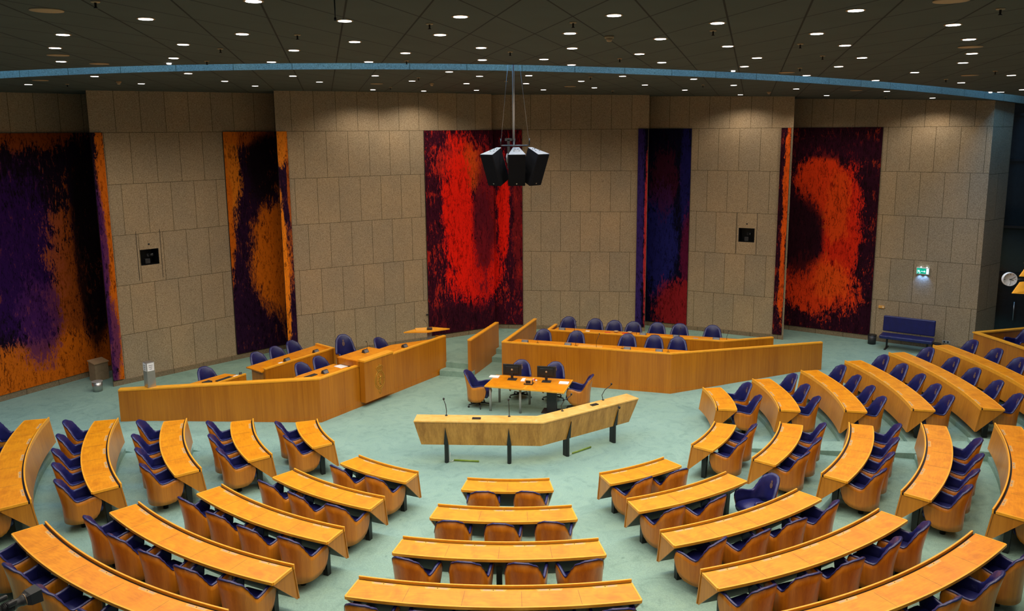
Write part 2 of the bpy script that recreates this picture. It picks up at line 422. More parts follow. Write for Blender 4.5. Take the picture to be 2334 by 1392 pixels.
# distance along each wall from its start to the point its measured positions are counted from
SH = {'wall_orange_end': 4.84, 'wall_dais_side': 0.0, 'wall_behind_dais': 0.0, 'wall_middle': 0.282, 'wall_behind_ministers': 0.38, 'wall_bench_side': 0.52}
BACK = {'wall_orange_end': (0.6, 0.6), 'wall_dais_side': (3.0, 0.3), 'wall_behind_dais': (2.1, 0.45), 'wall_middle': (0.4, 1.1), 'wall_behind_ministers': (0.3, 1.85), 'wall_bench_side': (0.3, 0.3)}
WD = {}
TH = 0.55
for i, (nm, A, B, holes) in enumerate(WALLS):
    A = Vector(A); B = Vector(B); d = (B - A).normalized(); L = (B - A).length; n = Vector((d.y, -d.x))   # n faces the hall
    WD[nm] = (A, d, n, L)
    us = sorted({0.0, L} | {h[0] for h in holes} | {h[2] for h in holes}); zs = sorted({-0.1, 9.0} | {h[1] for h in holes} | {h[3] for h in holes})
    mb = MB()
    def P(u, z, dd=0.0): p = A + d * u - n * dd; return (p.x, p.y, z)
    for a, b in zip(us[:-1], us[1:]):
        for c, e in zip(zs[:-1], zs[1:]):
            if any(abs(a - h[0]) < 1e-6 and abs(c - h[1]) < 1e-6 for h in holes): continue
            mb.add([P(a, c), P(b, c), P(b, e), P(a, e)], [(0, 1, 2, 3)], 0, False, [[(a, c), (b, c), (b, e), (a, e)]])
    for u, s, bk in ((0.0, 1, BACK[nm][0]), (L, -1, BACK[nm][1])):      # end faces run straight back to the next wall
        p = A + d * u; q = [(p.x, p.y + bk, -0.1), (p.x, p.y, -0.1), (p.x, p.y, 9.0), (p.x, p.y + bk, 9.0)]
        mb.add(q if s > 0 else q[::-1], [(0, 1, 2, 3)], 0, False, [[(-bk, 0), (0, 0), (0, 9), (-bk, 9)] if s > 0 else [(-bk, 9), (0, 9), (0, 0), (-bk, 0)]])
    struct(mb.build(nm, granite('granite_slabs_%d' % i, True, (1, 1, 1), 1.39, 0.68, 0.13 + 0.21 * i)))
# short return of the end wall, and the granite plinth strips
A, d, n, L = WD['wall_bench_side']
ret = MB(); a = Vector((14.23, 5.11)); b = Vector((15.34, 5.96))
ret.add([(a.x, a.y, -0.1), (b.x, b.y, -0.1), (b.x, b.y, 9), (a.x, a.y, 9)], [(0, 1, 2, 3)], 0, False, [[(0, 0), (1.4, 0), (1.4, 9), (0, 9)]])
ret.add([(b.x, b.y, -0.1), (b.x + 0.1, b.y + 0.5, -0.1), (b.x + 0.1, b.y + 0.5, 9), (b.x, b.y, 9)], [(0, 1, 2, 3)], 0, False, [[(0, 0), (.5, 0), (.5, 9), (0, 9)]])
struct(ret.build('wall_bench_side_return', granite('granite_return', True, (1, 1, 1), 1.39, 1.4, 0.02)))
M['plinth'] = granite('dark_granite_plinth', True, (0.62, 0.62, 0.60), 3.0, 0.9, 0.1)
for j, (nm, (A, d, n, L)) in enumerate(WD.items()):
    mb = MB(); a = A + n * 0.0; 
    def P(u, z, o): p = A + d * u + n * o; return (p.x, p.y, z)
    mb.add([P(0, 0.2, .03), P(L, 0.2, .03), P(L, 0.50 if j in (0, 5) else 0.47, .03), P(0, 0.50 if j in (0, 5) else 0.47, .03)], [(0, 1, 2, 3)], 0, False, [[(0, .2), (L, .2), (L, .5), (0, .5)]])
    mb.add([P(0, .2, .0), P(0, .2, .03), P(0, .5, .03), P(0, .5, 0)], [(0, 1, 2, 3)], 0, False, [[(0, 0), (.03, 0), (.03, .3), (0, .3)]])
    mb.add([P(0, .47, .03), P(L, .47, .03), P(L, .47, .0), P(0, .47, .0)], [(0, 1, 2, 3)], 0, False, [[(0, 0), (L, 0), (L, .03), (0, .03)]])
    struct(mb.build('baseboard_' + nm[5:], M['plinth']))
def on_wall(nm, u, z, off=0.0):
    A, d, n, L = WD[nm]; p = A + d * (u + SH[nm]) + n * off; return Vector((p.x, p.y, z))
def wall_rot(nm):
    A, d, n, L = WD[nm]; return math.atan2(d.y, d.x)

# ---------------------------------------------------------------- wall paintings (each folds over a corner of the stone)
def painting(label, mat, faces):
    """faces: (wall, u0, u1); canvas UV runs on in metres over the fold"""
    root = thing('wall_painting', label, 'painting', on_wall(faces[0][0], faces[0][1], 0.5))
    acc = 0.0
    for nm, u0, u1 in faces:
        mb = MB(); o = 0.055
        p = [on_wall(nm, u0, 0.5, o), on_wall(nm, u1, 0.5, o), on_wall(nm, u1, 7.28, o), on_wall(nm, u0, 7.28, o)]
        q = [on_wall(nm, u0, 0.5, 0), on_wall(nm, u1, 0.5, 0), on_wall(nm, u1, 7.28, 0), on_wall(nm, u0, 7.28, 0)]
        w = u1 - u0
        mb.add(p, [(0, 1, 2, 3)], 0, False, [[(acc, 0), (acc + w, 0), (acc + w, 1), (acc, 1)]])
        for a, b in ((0, 1), (1, 2), (2, 3), (3, 0)):
            mb.add([p[b], p[a], q[a], q[b]], [(0, 1, 2, 3)], 1, False, [[(0, 0)] * 4])
        mb.build('canvas', [mat, M['black']], root, world=True)
        acc += w
OR = (0.62, 0.13, 0.004); ORL = (0.80, 0.22, 0.010); PU = (0.055, 0.010, 0.085); PUL = (0.085, 0.016, 0.18); DK = (0.006, 0.002, 0.004)
RD = (0.85, 0.012, 0.004); RO = (0.80, 0.10, 0.006); MA = (0.060, 0.005, 0.018)
painting('abstract painting, violet and black field with glowing orange bands, beside the metal bin', painting_mat('violet_orange_pigment', (0.014, 0.004, 0.016), [
    (2.2, 1.02, 1.8, 0.07, (0.34, 0.06, 0.003), 1.3, 0.8), (1.7, 0.50, 1.1, 0.32, (0.026, 0.004, 0.066), 0.8, 0.85), (2.9, 0.34, 0.50, 0.32, (0.42, 0.085, 0.004), 1.6, 0.7), (2.4, 0.05, 2.6, 0.13, OR, 0.9, 0.9),
    (2.0, 0.27, 0.55, 0.17, PU, 0.9, 0.85), (3.6, 0.50, 0.42, 0.45, DK, 0.7, 0.95), (5.22, 0.5, 0.15, 0.75, OR, 1.0, 0.9), (5.05, 0.55, 0.12, 0.22, PU, 0.8, 0.9), (5.08, 0.16, 0.18, 0.18, PU, 0.9, 0.85), (-95.0, 0.4, 52.0, 9.0, (0.26, 0.05, 0.004), 2.0, 0.4)], 3.1),
    [('wall_orange_end', -1.0, 4.0), ('wall_dais_side', 0.0, 0.30)])
painting('abstract painting, dark purple with a large burning orange oval, behind the rear dais chairs', painting_mat('purple_orange_pigment', (0.026, 0.006, 0.030), [
    (0.02, 0.88, 0.42, 0.26, ORL, 0.8, 0.9), (0.6, 1.0, 0.9, 0.06, OR, 0.9, 0.7), (0.0, 0.60, 0.16, 0.25, OR, 0.9, 0.9), (1.25, 0.84, 0.55, 0.16, DK, 0.8, 0.9), (1.62, 0.42, 0.95, 0.25, (0.66, 0.15, 0.005), 0.50, 0.97),
    (1.75, 0.40, 0.25, 0.3, (0.40, 0.10, 0.006), 0.9, 0.5), (2.40, 0.98, 0.25, 0.12, ORL, 0.8, 0.9), (2.34, 0.35, 0.11, 0.33, ORL, 0.8, 0.97), (2.60, 0.8, 0.05, 0.2, OR, 0.8, 0.6), (-95.0, 0.5, 52.0, 9.0, (0.30, 0.06, 0.004), 1.9, 0.4)], 7.7),
    [('wall_dais_side', 3.68, 6.0), ('wall_behind_dais', 0.0, 0.30)])
painting('abstract painting, vivid scarlet ring on maroon, folded over the corner behind the hanging loudspeakers', painting_mat('scarlet_maroon_pigment', MA, [
    (-95.0, 0.5, 54.0, 9.0, (0.50, 0.022, 0.010), 2.8, 0.75), (1.35, 0.84, 0.85, 0.12, (0.55, 0.02, 0.01), 1.0, 0.7), (1.55, 0.80, 0.60, 0.11, RO, 1.2, 0.65), (1.20, 0.58, 0.55, 0.34, RD, 0.85, 0.97), (1.75, 0.30, 0.85, 0.17, RD, 1.0, 0.85), (2.45, 0.30, 0.30, 0.12, RD, 0.7, 0.9),
    (2.20, 0.58, 0.40, 0.30, (0.40, 0.012, 0.012), 1.3, 0.6), (2.12, 0.52, 0.32, 0.26, (0.07, 0.005, 0.014), 1.5, 0.8), (2.90, 0.60, 0.20, 0.26, RD, 0.7, 0.95), (3.40, 0.55, 0.18, 0.4, (0.22, 0.01, 0.01), 1.2, 0.6), (1.2, 0.05, 1.5, 0.08, (0.03, 0.003, 0.010), 0.8, 0.8)], 12.3),
    [('wall_behind_dais', 4.70, 7.22), ('wall_middle', 0.0, 1.04)])
painting('narrow abstract painting, midnight blue with dull red haze, above the ministers counter', painting_mat('midnight_blue_pigment', (0.004, 0.003, 0.022), [
    (0.0, 0.5, 0.24, 0.9, (0.034, 0.016, 0.12), 0.5, 0.9), (0.31, 0.45, 0.06, 0.40, (0.50, 0.03, 0.03), 0.8, 0.85), (1.45, 0.42, 0.6, 0.28, (0.012, 0.013, 0.115), 0.7, 0.9),
    (1.55, 0.74, 0.45, 0.15, (0.055, 0.004, 0.014), 1.3, 0.6), (2.3, 0.78, 0.2, 0.3, (0.012, 0.010, 0.10), 0.7, 0.7), (2.40, 0.35, 0.22, 0.22, (0.10, 0.005, 0.03), 0.9, 0.8), (2.1, 0.08, 0.75, 0.15, (0.24, 0.010, 0.012), 0.9, 0.9)], 18.9),
    [('wall_middle', 4.96, 5.29), ('wall_behind_ministers', -0.3, 1.82)])
painting('abstract painting, orange red crescent on dark maroon, beside the blue bench', painting_mat('crescent_red_pigment', (0.034, 0.004, 0.014), [
    (-95.0, 0.45, 54.0, 9.0, (0.42, 0.035, 0.006), 2.4, 0.55), (0.24, 0.70, 0.10, 0.28, RO, 0.9, 0.9), (0.22, 0.30, 0.08, 0.2, RO, 1.0, 0.8), (1.75, 0.73, 0.80, 0.15, (0.78, 0.045, 0.005), 0.8, 0.95), (2.45, 0.50, 0.58, 0.32, (0.70, 0.022, 0.005), 0.9, 0.95), (1.75, 0.22, 1.15, 0.14, (0.76, 0.045, 0.006), 0.9, 0.95),
    (1.15, 0.47, 0.62, 0.19, (0.022, 0.003, 0.008), 0.9, 0.95), (2.3, 0.62, 0.35, 0.16, RO, 1.2, 0.45), (2.2, 0.25, 0.5, 0.08, RO, 1.2, 0.5), (2.1, 0.90, 1.3, 0.05, (0.03, 0.003, 0.012), 0.7, 0.8)], 25.2),
    [('wall_behind_ministers', 4.74, 5.04), ('wall_bench_side', -0.3, 2.91)])
# ---------------------------------------------------------------- member desks
# offsets measured from the front edge radius (towards the member positive); z from the tier
def make_desk(row, label, group):
    n = [2, 3, 4, 5, 5, 6][row]; half = R([9.2, 10.65, 11.5, 12.1, 12.35, 12.3][row]); rad = RAD[row]
    t = thing('curved_desk', label, 'desk', (0, 0, 0), 0, group)
    # local frame: sweep() puts the circle centre at +Y*rad; shift so that local origin is the desk middle
    def B(mb, name, mat, **k): return mb.build(name, mat, t, **k)
    B(MB().sweep([(0.045, 0.712), (0.462, 0.712), (0.462, 0.738), (0.045, 0.738)], rad, -half, half, 28), 'desktop', M['top'])
    e = MB().sweep([(0.460, 0.700), (0.482, 0.700), (0.482, 0.742), (0.460, 0.742)], rad, -half, half, 28)
    for s in (-1, 1):
        a = s * (half - 0.010 / rad); e.sweep([(0.045, 0.700), (0.462, 0.700), (0.462, 0.7425), (0.045, 0.7425)], rad, min(a, a + s * 0.022 / rad), max(a, a + s * 0.022 / rad), 1)
    B(e, 'edging', M['edge'])
    B(MB().sweep([(0.012, 0.690), (0.048, 0.690), (0.048, 0.728), (0.012, 0.728)], rad, -half, half, 28), 'cable_slot', M['black'])
    B(MB().sweep([(-0.010, 0.690), (0.014, 0.690), (0.014, 0.772), (-0.010, 0.772)], rad, -half - .012 / rad, half + .012 / rad, 28), 'front_rail', M['edge'])
    B(MB().sweep([(-0.008, 0.700), (0.012, 0.700), (-0.068, 0.195), (-0.090, 0.195)], rad, -half - .012 / rad, half + .012 / rad, 28), 'front_panel', M['desk_panel'])
    B(MB().sweep([(-0.068, 0.215), (-0.050, 0.200), (0.455, 0.692), (0.430, 0.700)], rad, -half + .02 / rad, half - .02 / rad, 28), 'underside_panel', M['under'])
    for s in (-1, 1):
        a = s * half; b = a - s * 0.018 / rad
        B(MB().sweep([(0.010, 0.702), (-0.072, 0.200), (-0.050, 0.188), (0.474, 0.702)], rad, min(a, b), max(a, b), 1), 'end_panel', M['desk_panel'])
    legs = [-half * rad + 0.22, half * rad - 0.22]
    if n >= 4: legs.append(0.0)
    for x in legs:
        a = x / rad
        B(MB().sweep([(0.15, 0.0), (0.235, 0.0), (0.26, 0.52), (0.15, 0.42)], rad, a - 0.042 / rad, a + 0.042 / rad, 1), 'leg', M['black'])
    w = 2 * half / n
    for i in range(1, n):
        a = -half + w * i
        B(MB().sweep([(0.10, 0.7383), (0.46, 0.7383), (0.46, 0.7388), (0.10, 0.7388)], rad, a - 0.0022 / rad, a + 0.0022 / rad, 1), 'joint_line', M['under'])
    for i in range(n):
        a = -half + w * (i + 0.5); q = lambda x: a + x / rad
        inl = MB()
        vs = [(rad + 0.0, 0, 0)]
        def pt(dr, x, z): r = rad + dr; return (r * math.sin(q(x)), rad - r * math.cos(q(x)), z)
        inl.add([pt(0.05, -0.185, 0.7395), pt(0.05, 0.185, 0.7395), pt(0.102, 0.155, 0.7395), pt(0.102, -0.155, 0.7395)], [(0, 3, 2, 1)])
        o = B(inl, 'inlay', M['inlay'])
        for s in (-1, 1):
            MB().add([pt(0.054, s * 0.085 - 0.052, 0.741), pt(0.054, s * 0.085 + 0.052, 0.741), pt(0.084, s * 0.085 + 0.052, 0.741), pt(0.084, s * 0.085 - 0.052, 0.741)], [(0, 3, 2, 1)]).build('socket_plate', M['plate'], o)
        MB().lathe([(0.0005, 0.7415), (0.009, 0.7415), (0.009, 0.739)], pt(0.069, 0, 0), 10).build('microphone_jack', M['black'], o)
    return t

CEN = {'A': [-63.8, -63.8, -63.9, -64.0, -64.3], 'B': [-33.15, -33.4, -33.4, -33.5, -33.7], 'C': [-2.4, -2.45, -2.45, -2.5], 'D': [28.15, 28.4, 28.45, 28.45, 28.7],
       'E': [58.45, 58.65, 58.65, 58.75, 59.05], 'F': [88.4, 88.3, 88.3, 89.2, 89.45, 89.6]}
WEDGE = {'A': 'outer wedge beneath the orange paintings', 'B': 'inner wedge towards the orange paintings', 'C': 'centre wedge facing the lectern', 'D': 'inner wedge towards the blue bench',
         'E': 'outer wedge below the ramp', 'F': 'wedge beside the blue bench'}
def at_seat(row, deg, off):           # hall position on tier `row`, off metres behind the desk front
    return pol(RAD[row] + off, deg, row * STEP)
protos = {}
for wd, cs in CEN.items():
    for row, c in enumerate(cs):
        lab = 'curved %s-seat honey wood desk, row %s of the %s' % (NUM[[2, 3, 4, 5, 5, 6][row] - 1], NUM[row], WEDGE[wd])
        grp = 'curved member desks'
        # sweep() frame: the local point (0,0) is the front-edge middle
        loc = pol(RAD[row], c, row * STEP)
        if row not in protos:
            protos[row] = make_desk(row, lab, grp); protos[row].location = loc; protos[row].rotation_euler = (0, 0, R(c))
        else: dup(protos[row], loc, R(c), lab, grp)

# ---------------------------------------------------------------- chairs
def interp(x, tab):
    for (a, p), (b, q) in zip(tab, tab[1:]):
        if x <= b:
            t = (x - a) / (b - a); t = t * t * (3 - 2 * t); return p + (q - p) * t
    return tab[-1][1]
TOPZ = [(0, .960), (.09, .952), (.14, .928), (.175, .902), (.205, .892), (.235, .866), (.285, .785), (.335, .690), (.38, .615), (.41, .596), (.45, .602), (.66, .645), (.735, .648), (.768, .605), (.78, .54)]
BOTZ = [(0, .175), (.50, .175), (.60, .19), (.68, .235), (.73, .30), (.762, .39), (.78, .49)]
def shell_path(s, off, z):
    """plan point of the bucket at arc position s (+-.78), off metres inwards, at height z"""
    sg = 1 if s >= 0 else -1; a = abs(s); k = 0.90 + 0.10 * min(1.0, max(0.0, (z - 0.2) / 0.45)) ** 0.8
    rx, ry, y0 = 0.305, 0.29, -0.045; arc = 0.467
    if a < arc:
        f = a / arc * PI / 2; x = rx * math.sin(f) ** 0.92 if f > 0 else 0; y = y0 - ry * math.cos(f) ** 0.92
        nx, ny = math.sin(f) / rx, -math.cos(f) / ry; l = math.hypot(nx, ny); nx /= l; ny /= l
    else:
        x = rx + (a - arc) * 0.02; y = y0 + (a - arc); nx, ny = 1, 0
    x = (x - nx * off) * k; y = (y - ny * off - 0.05) * (0.5 + 0.5 * k) + 0.05
    lean = max(0.0, z - 0.55) * 0.20 * max(0.0, math.cos(min(PI / 2, a / arc * PI / 2)))
    return (x * sg, y - lean, z)
SS = sorted({round(-.78 + .78 * 2 * i / 64, 4) for i in range(65)})
def make_chair(label, cat='chair', base='pedestal', emblem=True, h=1.0, name='bucket_armchair'):
    t = thing(name, label, cat)
    wood = []; pad = []
    for s in SS:
        a = abs(s); zt = interp(a, TOPZ); zb = interp(a, BOTZ)
        if a < .35: zt = zt + (h - 1) * (zt - .64)
        zt = max(zt, zb + 0.01); w = []
        zw = zt - 0.012
        zz = [zb + (zw - zb) * f for f in (0, .2, .4, .6, .8, 1)]
        w += [shell_path(s, 0.0, z) for z in zz] + [shell_path(s, 0.012, z) for z in reversed(zz)]
        wood.append(w)
        pb = min(max(zb + 0.012, 0.36), zt - 0.03); g = []
        top = zt + 0.008
        zi = [pb + (top - 0.02 - pb) * f for f in (0, .35, .7, 1)]
        g += [shell_path(s, 0.010, z) for z in zi] + [shell_path(s, -0.006, top - 0.012), shell_path(s, 0.004, top), shell_path(s, 0.022, top + 0.006), shell_path(s, 0.044, top - 0.006)]
        th = 0.060 if a < .36 else 0.060 - 0.020 * min(1, (a - .36) / .08)
        g += [shell_path(s, th, z - 0.01) for z in reversed(zi)]
        pad.append(g)
    MB().loft(wood).build('wooden_shell', M['shell'], t)
    MB().loft(pad).build('backrest_upholstery', M['blue'], t)
    st = MB(); prof = [(-.20, .375), (-.20, .455), (-.10, .475), (.16, .482), (.24, .468), (.285, .43), (.292, .36), (.275, .30), (.235, .285), (.10, .33)]
    rings = []
    for fx, kk in ((-.222, .55), (-.215, .86), (-.19, 1.0), (.19, 1.0), (.215, .86), (.222, .55)):
        rings.append([(fx, y, .40 + (z - .40) * kk) for y, z in prof])
    st.loft(rings).build('seat', M['blue'], t)
    if emblem:
        hb = 0.10 * (h - 1) / 0.1 * 0.3 if h > 1 else 0; e = MB()
        def ep(x, z):
            p = shell_path(x * 1.0, 0.066, z); return (p[0], p[1] + 0.002, p[2])
        cz = 0.775 + hb
        ring = [(0.036 * math.cos(a), cz - .01 + 0.052 * math.sin(a)) for a in (2 * PI * i / 16 for i in range(16))]
        e.add([ep(x, z) for x, z in ring], [tuple(range(16))])
        e.add([ep(x, z) for x, z in ((-.018, cz + .046), (.018, cz + .046), (.028, cz + .078), (.010, cz + .068), (0, cz + .094), (-.010, cz + .068), (-.028, cz + .078))], [tuple(range(7))])
        e.build('crest_emblem', M['emb'], t)
    if base == 'pedestal':
        MB().lathe([(.001, 0), (.048, 0), (.048, .30), (.10, .32), (.10, .36), (.001, .36)], (0, -0.02, 0), 16).build('pedestal', M['black'], t)
    else:
        MB().lathe([(.001, .07), (.045, .07), (.045, .12), (.028, .13), (.028, .33), (.09, .345), (.09, .37), (.001, .37)], (0, -0.02, 0), 14).build('gas_column', M['black'], t)
        for i in range(5):
            a = 2 * PI * i / 5 + 0.4; c, s_ = math.cos(a), math.sin(a)
            f = MB().tube([(0, -0.02, .105), (c * .16, s_ * .16 - .02, .095), (c * .30, s_ * .30 - .02, .075)], [.026, .02, .016], 8).build('base_arm', M['black'], t)
            MB().lathe([(.001, -.011), (.026, -.011), (.028, 0), (.026, .011), (.001, .011)], (0, 0, 0), 12).xf(Matrix.Translation((c * .30, s_ * .30 - .02, .029)) @ Matrix.Rotation(a, 4, 'Z') @ Matrix.Rotation(PI / 2, 4, 'X')).build('caster', M['black'], f)
    return t
GC = 'blue member armchairs behind the curved desks'
chair0 = make_chair('placeholder label for the first chair', 'chair'); chair0['group'] = GC
first = [True]
def place_chair(proto, loc, rz, label, group, flag):
    if flag[0]:
        flag[0] = False; proto.location = loc; proto.rotation_euler = (0, 0, rz); proto['label'] = label; proto['group'] = group; return proto
    return dup(proto, loc, rz, label, group)
TURN = {('D', 1, 2): 72, ('D', 1, 0): 6, ('D', 1, 1): 10, ('D', 3, 4): 16, ('D', 2, 3): 14, ('D', 2, 0): 24, ('D', 2, 1): 10, ('D', 2, 2): -4, ('D', 3, 3): 20, ('D', 3, 0): 8, ('D', 4, 3): 14, ('D', 0, 0): 12, ('D', 0, 1): -6,
        ('C', 0, 0): 7, ('C', 0, 1): -12, ('C', 1, 0): 6, ('C', 1, 2): -14, ('C', 2, 0): -12, ('C', 2, 1): -4, ('C', 2, 2): -10, ('C', 2, 3): 12, ('B', 1, 1): -6, ('B', 2, 1): 5, ('F', 0, 1): 8}
for wd, cs in CEN.items():
    for row, c in enumerate(cs):
        n = [2, 3, 4, 5, 5, 6][row]; half = [9.2, 10.65, 11.5, 12.1, 12.35, 12.3][row]; w = 2 * half / n
        for i in range(n):
            if wd == 'E' and row == 3 and i == 4: continue          # an empty place
            if wd == 'E' and row == 4 and i < 2: pass
            a = c - half + w * (i + 0.5) + (0.35 if wd in 'AE' else 0.0)
            j = TURN.get((wd, row, i), random.uniform(-5, 5))
            off = 0.555 + random.uniform(-0.02, 0.03) + (0.15 if wd == 'F' and row == 0 else 0.0)
            if (wd, row, i) == ('D', 1, 2): off, a = 0.80, a + 2.2          # swivelled out from its desk
            p = at_seat(row, a, off)
            lab = 'blue leather armchair, %s from the orange-painting end, row %s, %s' % (ORD[i], NUM[row], WEDGE[wd])
            place_chair(chair0, p, R(a + j), lab, GC, first)
# back row behind the wooden barrier
for i, (x, y) in enumerate(((14.25, 2.95), (14.6, 1.9))):
    place_chair(chair0, (x, y, 6 * STEP), R(100), 'blue leather armchair enclosed by the wooden barrier, %s from its corner' % ORD[i], GC, first)

# ---------------------------------------------------------------- wooden barrier behind the last row
bar = thing('wooden_barrier', 'curved honey wood barrier with flat rail beyond the last desk row, near the blue bench', 'barrier', (13.3, 3.2, 6 * STEP))
mb = MB(); rr = 13.45; NB = 24
ring = [pol(rr, 72 + (103.7 - 72) * i / NB) for i in range(NB + 1)]; ring2 = [pol(rr + 0.09, 72 + (103.9 - 72) * i / NB) for i in range(NB + 1)]
poly = [(p[0], p[1]) for p in ring] + [(p[0], p[1]) for p in reversed(ring2)]
for i in range(NB): mb.prism([ring[i][:2], ring[i + 1][:2], ring2[i + 1][:2], ring2[i][:2]], 6 * STEP - .1, 1.47)
mb.build('curved_panel', M['panel'], bar, world=True)
mb = MB()
for i in range(NB):
    a0, a1 = 72 + 31.8 * i / NB, 72 + 31.8 * (i + 1) / NB
    mb.prism([pol(rr - .02, a0)[:2], pol(rr - .02, a1)[:2], pol(rr + .12, a1)[:2], pol(rr + .12, a0)[:2]], 1.47, 1.505)
mb.build('top_rail', M['edge'], bar, world=True)
e = pol(rr, 103.7)
MB().extr([(0, .3), (0, 1.47), (-.09, 1.47), (-.09, .3)], (e[0], e[1]), (17.4, 4.35)).build('end_panel', M['panel'], bar, world=True)
MB().extr([(.02, 1.47), (.02, 1.508), (-.12, 1.508), (-.12, 1.47)], (e[0] - .02, e[1]), (17.4, 4.35)).build('end_rail', M['edge'], bar, world=True)
# ---------------------------------------------------------------- president's dais (counter, rostrum, rear desks)
P1 = (-4.95, 0.45); DA = (0.554, 0.832)
def pw(al, be): return (P1[0] + DA[0] * al - DA[1] * be, P1[1] + DA[1] * al + DA[0] * be)
PHI = R(-123.7)            # chair heading on the dais
CH_ = 1.155
def counter(mb_panel, mb_cap, mb_plinth, a, b, z0, zt=CH_, th=0.06, cap=0.10):
    mb_panel.extr([(0, z0), (0, zt - .035), (th, zt - .035), (th, z0)], a, b)
    mb_cap.extr([(-.006, zt - .035), (-.006, zt), (cap, zt), (cap, zt - .035)], a, b)
    if mb_plinth is not None: mb_plinth.extr([(-.008, z0), (-.008, z0 + .13), (.0, z0 + .13), (.0, z0)], a, b)
dc = thing('dais_counter', 'long angled honey wood counter in front of the president, facing the central floor', 'counter', (P1[0], P1[1], 0))
for nm, a, b, cw in (('front_panel', (-9.62, -0.32), P1, .20), ('front_panel', P1, (-2.10, 4.73), .10)):
    p, c, q = MB(), MB(), MB(); counter(p, c, q, a, b, 0.0, CH_ - (.002 if cw > .15 else 0), cap=cw)
    p.build(nm, M['panel'], dc, world=True); c.build('top_rail', M['edge'], dc, world=True); q.build('plinth', M['panel'], dc, world=True)
MB().prism([pw(-.45, .66), pw(0.03, .08), pw(1.33, .06), pw(1.33, .86), pw(.05, .86)], 1.04, 1.075).build('worktop', M['top'], dc, world=True)
MB().prism([pw(2.56, .06), pw(5.0, .06), pw(4.75, .30), pw(3.65, .87), pw(2.56, .87)], 1.04, 1.075).build('worktop', M['top'], dc, world=True)
MB().prism([pw(5.12, 0), pw(5.12, .35), pw(5.06, .35), pw(5.06, 0)], 0.0, 1.12).build('end_panel', M['panel'], dc, world=True)

ro = thing('presidential_rostrum', 'raised wooden rostrum with gilded oval coat of arms, projecting from the dais counter', 'rostrum', (*pw(1.97, -.1), 0.33))
MB().prism([pw(1.41, -.20), pw(2.54, -.20), pw(2.54, -.02), pw(1.41, -.02)], 0.13, 1.255).build('front_box', M['panel'], ro, bevel=.006, world=True)
MB().prism([pw(1.36, -.02), pw(2.58, -.02), pw(2.58, .70), pw(1.36, .70)], 1.10, 1.255).build('desk_body', M['panel'], ro, world=True)
MB().prism([pw(1.36, .03), pw(2.58, .03), pw(2.58, .74), pw(1.36, .74)], 1.255, 1.28).build('desktop', M['top'], ro, world=True)
MB().prism([pw(1.40, -.215), pw(2.55, -.215), pw(2.55, .03), pw(1.40, .03)], 1.255, 1.30).build('top_rail', M['edge'], ro, world=True)
# coat of arms: crown, double oval belt with lettering-like ticks, rampant lion, pendant
def em(u, v, o=0.0): p = pw(1.975 + u, -.205 - o); return (p[0], p[1], 0.665 + v)
def stroke(mb, pts, r): mb.tube([em(u, v) for u, v in pts], r, 5)
ov = lambda a, b, n=36, cy=-.03: [(a * math.cos(2 * PI * i / n), cy + b * math.sin(2 * PI * i / n)) for i in range(n + 1)]
eb = MB(); stroke(eb, ov(.185, .255), .008); stroke(eb, ov(.135, .200), .006)
for i in range(34):
    a = 2 * PI * i / 34; c, s_ = math.cos(a), math.sin(a)
    stroke(eb, [(.147 * c, -.03 + .212 * s_), (.172 * c, -.03 + .240 * s_)], .004)
for sx in (-1, 1):
    stroke(eb, [(sx * .03, -.30), (sx * .055, -.34), (0, -.42)], .008)
    stroke(eb, [(sx * .02, -.20), (sx * .025, -.29)], .006)
arms = eb.build('oval_belt', M['gold'], ro, world=True)
cb = MB(); stroke(cb, [(-.085, .235), (-.045, .222), (0, .218), (.045, .222), (.085, .235)], .010); stroke(cb, [(-.085, .262), (0, .245), (.085, .262)], .006)
for k_ in (-1, -.45, 0, .45, 1):
    stroke(cb, [(k_ * .08, .25), (k_ * .135, .315), (k_ * .09, .365), (0, .372)], .007)
stroke(cb, [(0, .37), (0, .42)], .007); stroke(cb, [(-.018, .40), (.018, .40)], .006)
cb.build('crown', M['gold'], ro, world=True)
lb = MB()
stroke(lb, [(.01, .075), (.02, .03), (.00, -.03), (-.015, -.09), (.03, -.14), (.05, -.18)], [.016, .018, .020, .022, .014, .010])
stroke(lb, [(.01, .085), (-.03, .10)], .013); stroke(lb, [(.0, .01), (-.06, .03), (-.085, .01)], .008); stroke(lb, [(.0, -.02), (-.06, -.02), (-.09, -.05)], .008)
stroke(lb, [(-.015, -.09), (-.055, -.12), (-.04, -.17), (-.075, -.185)], .009); stroke(lb, [(.0, -.1), (.07, -.08), (.085, -.02), (.06, .03), (.09, .07)], .006)
lb.build('lion', M['gold'], ro, world=True)
ob = MB()
for i in range(16):
    u = random.uniform(-.09, .09); v = random.uniform(-.17, .12); stroke(ob, [(u, v), (u + .008, v + .008)], .004)
ob.build('billets', M['gold'], ro, world=True)

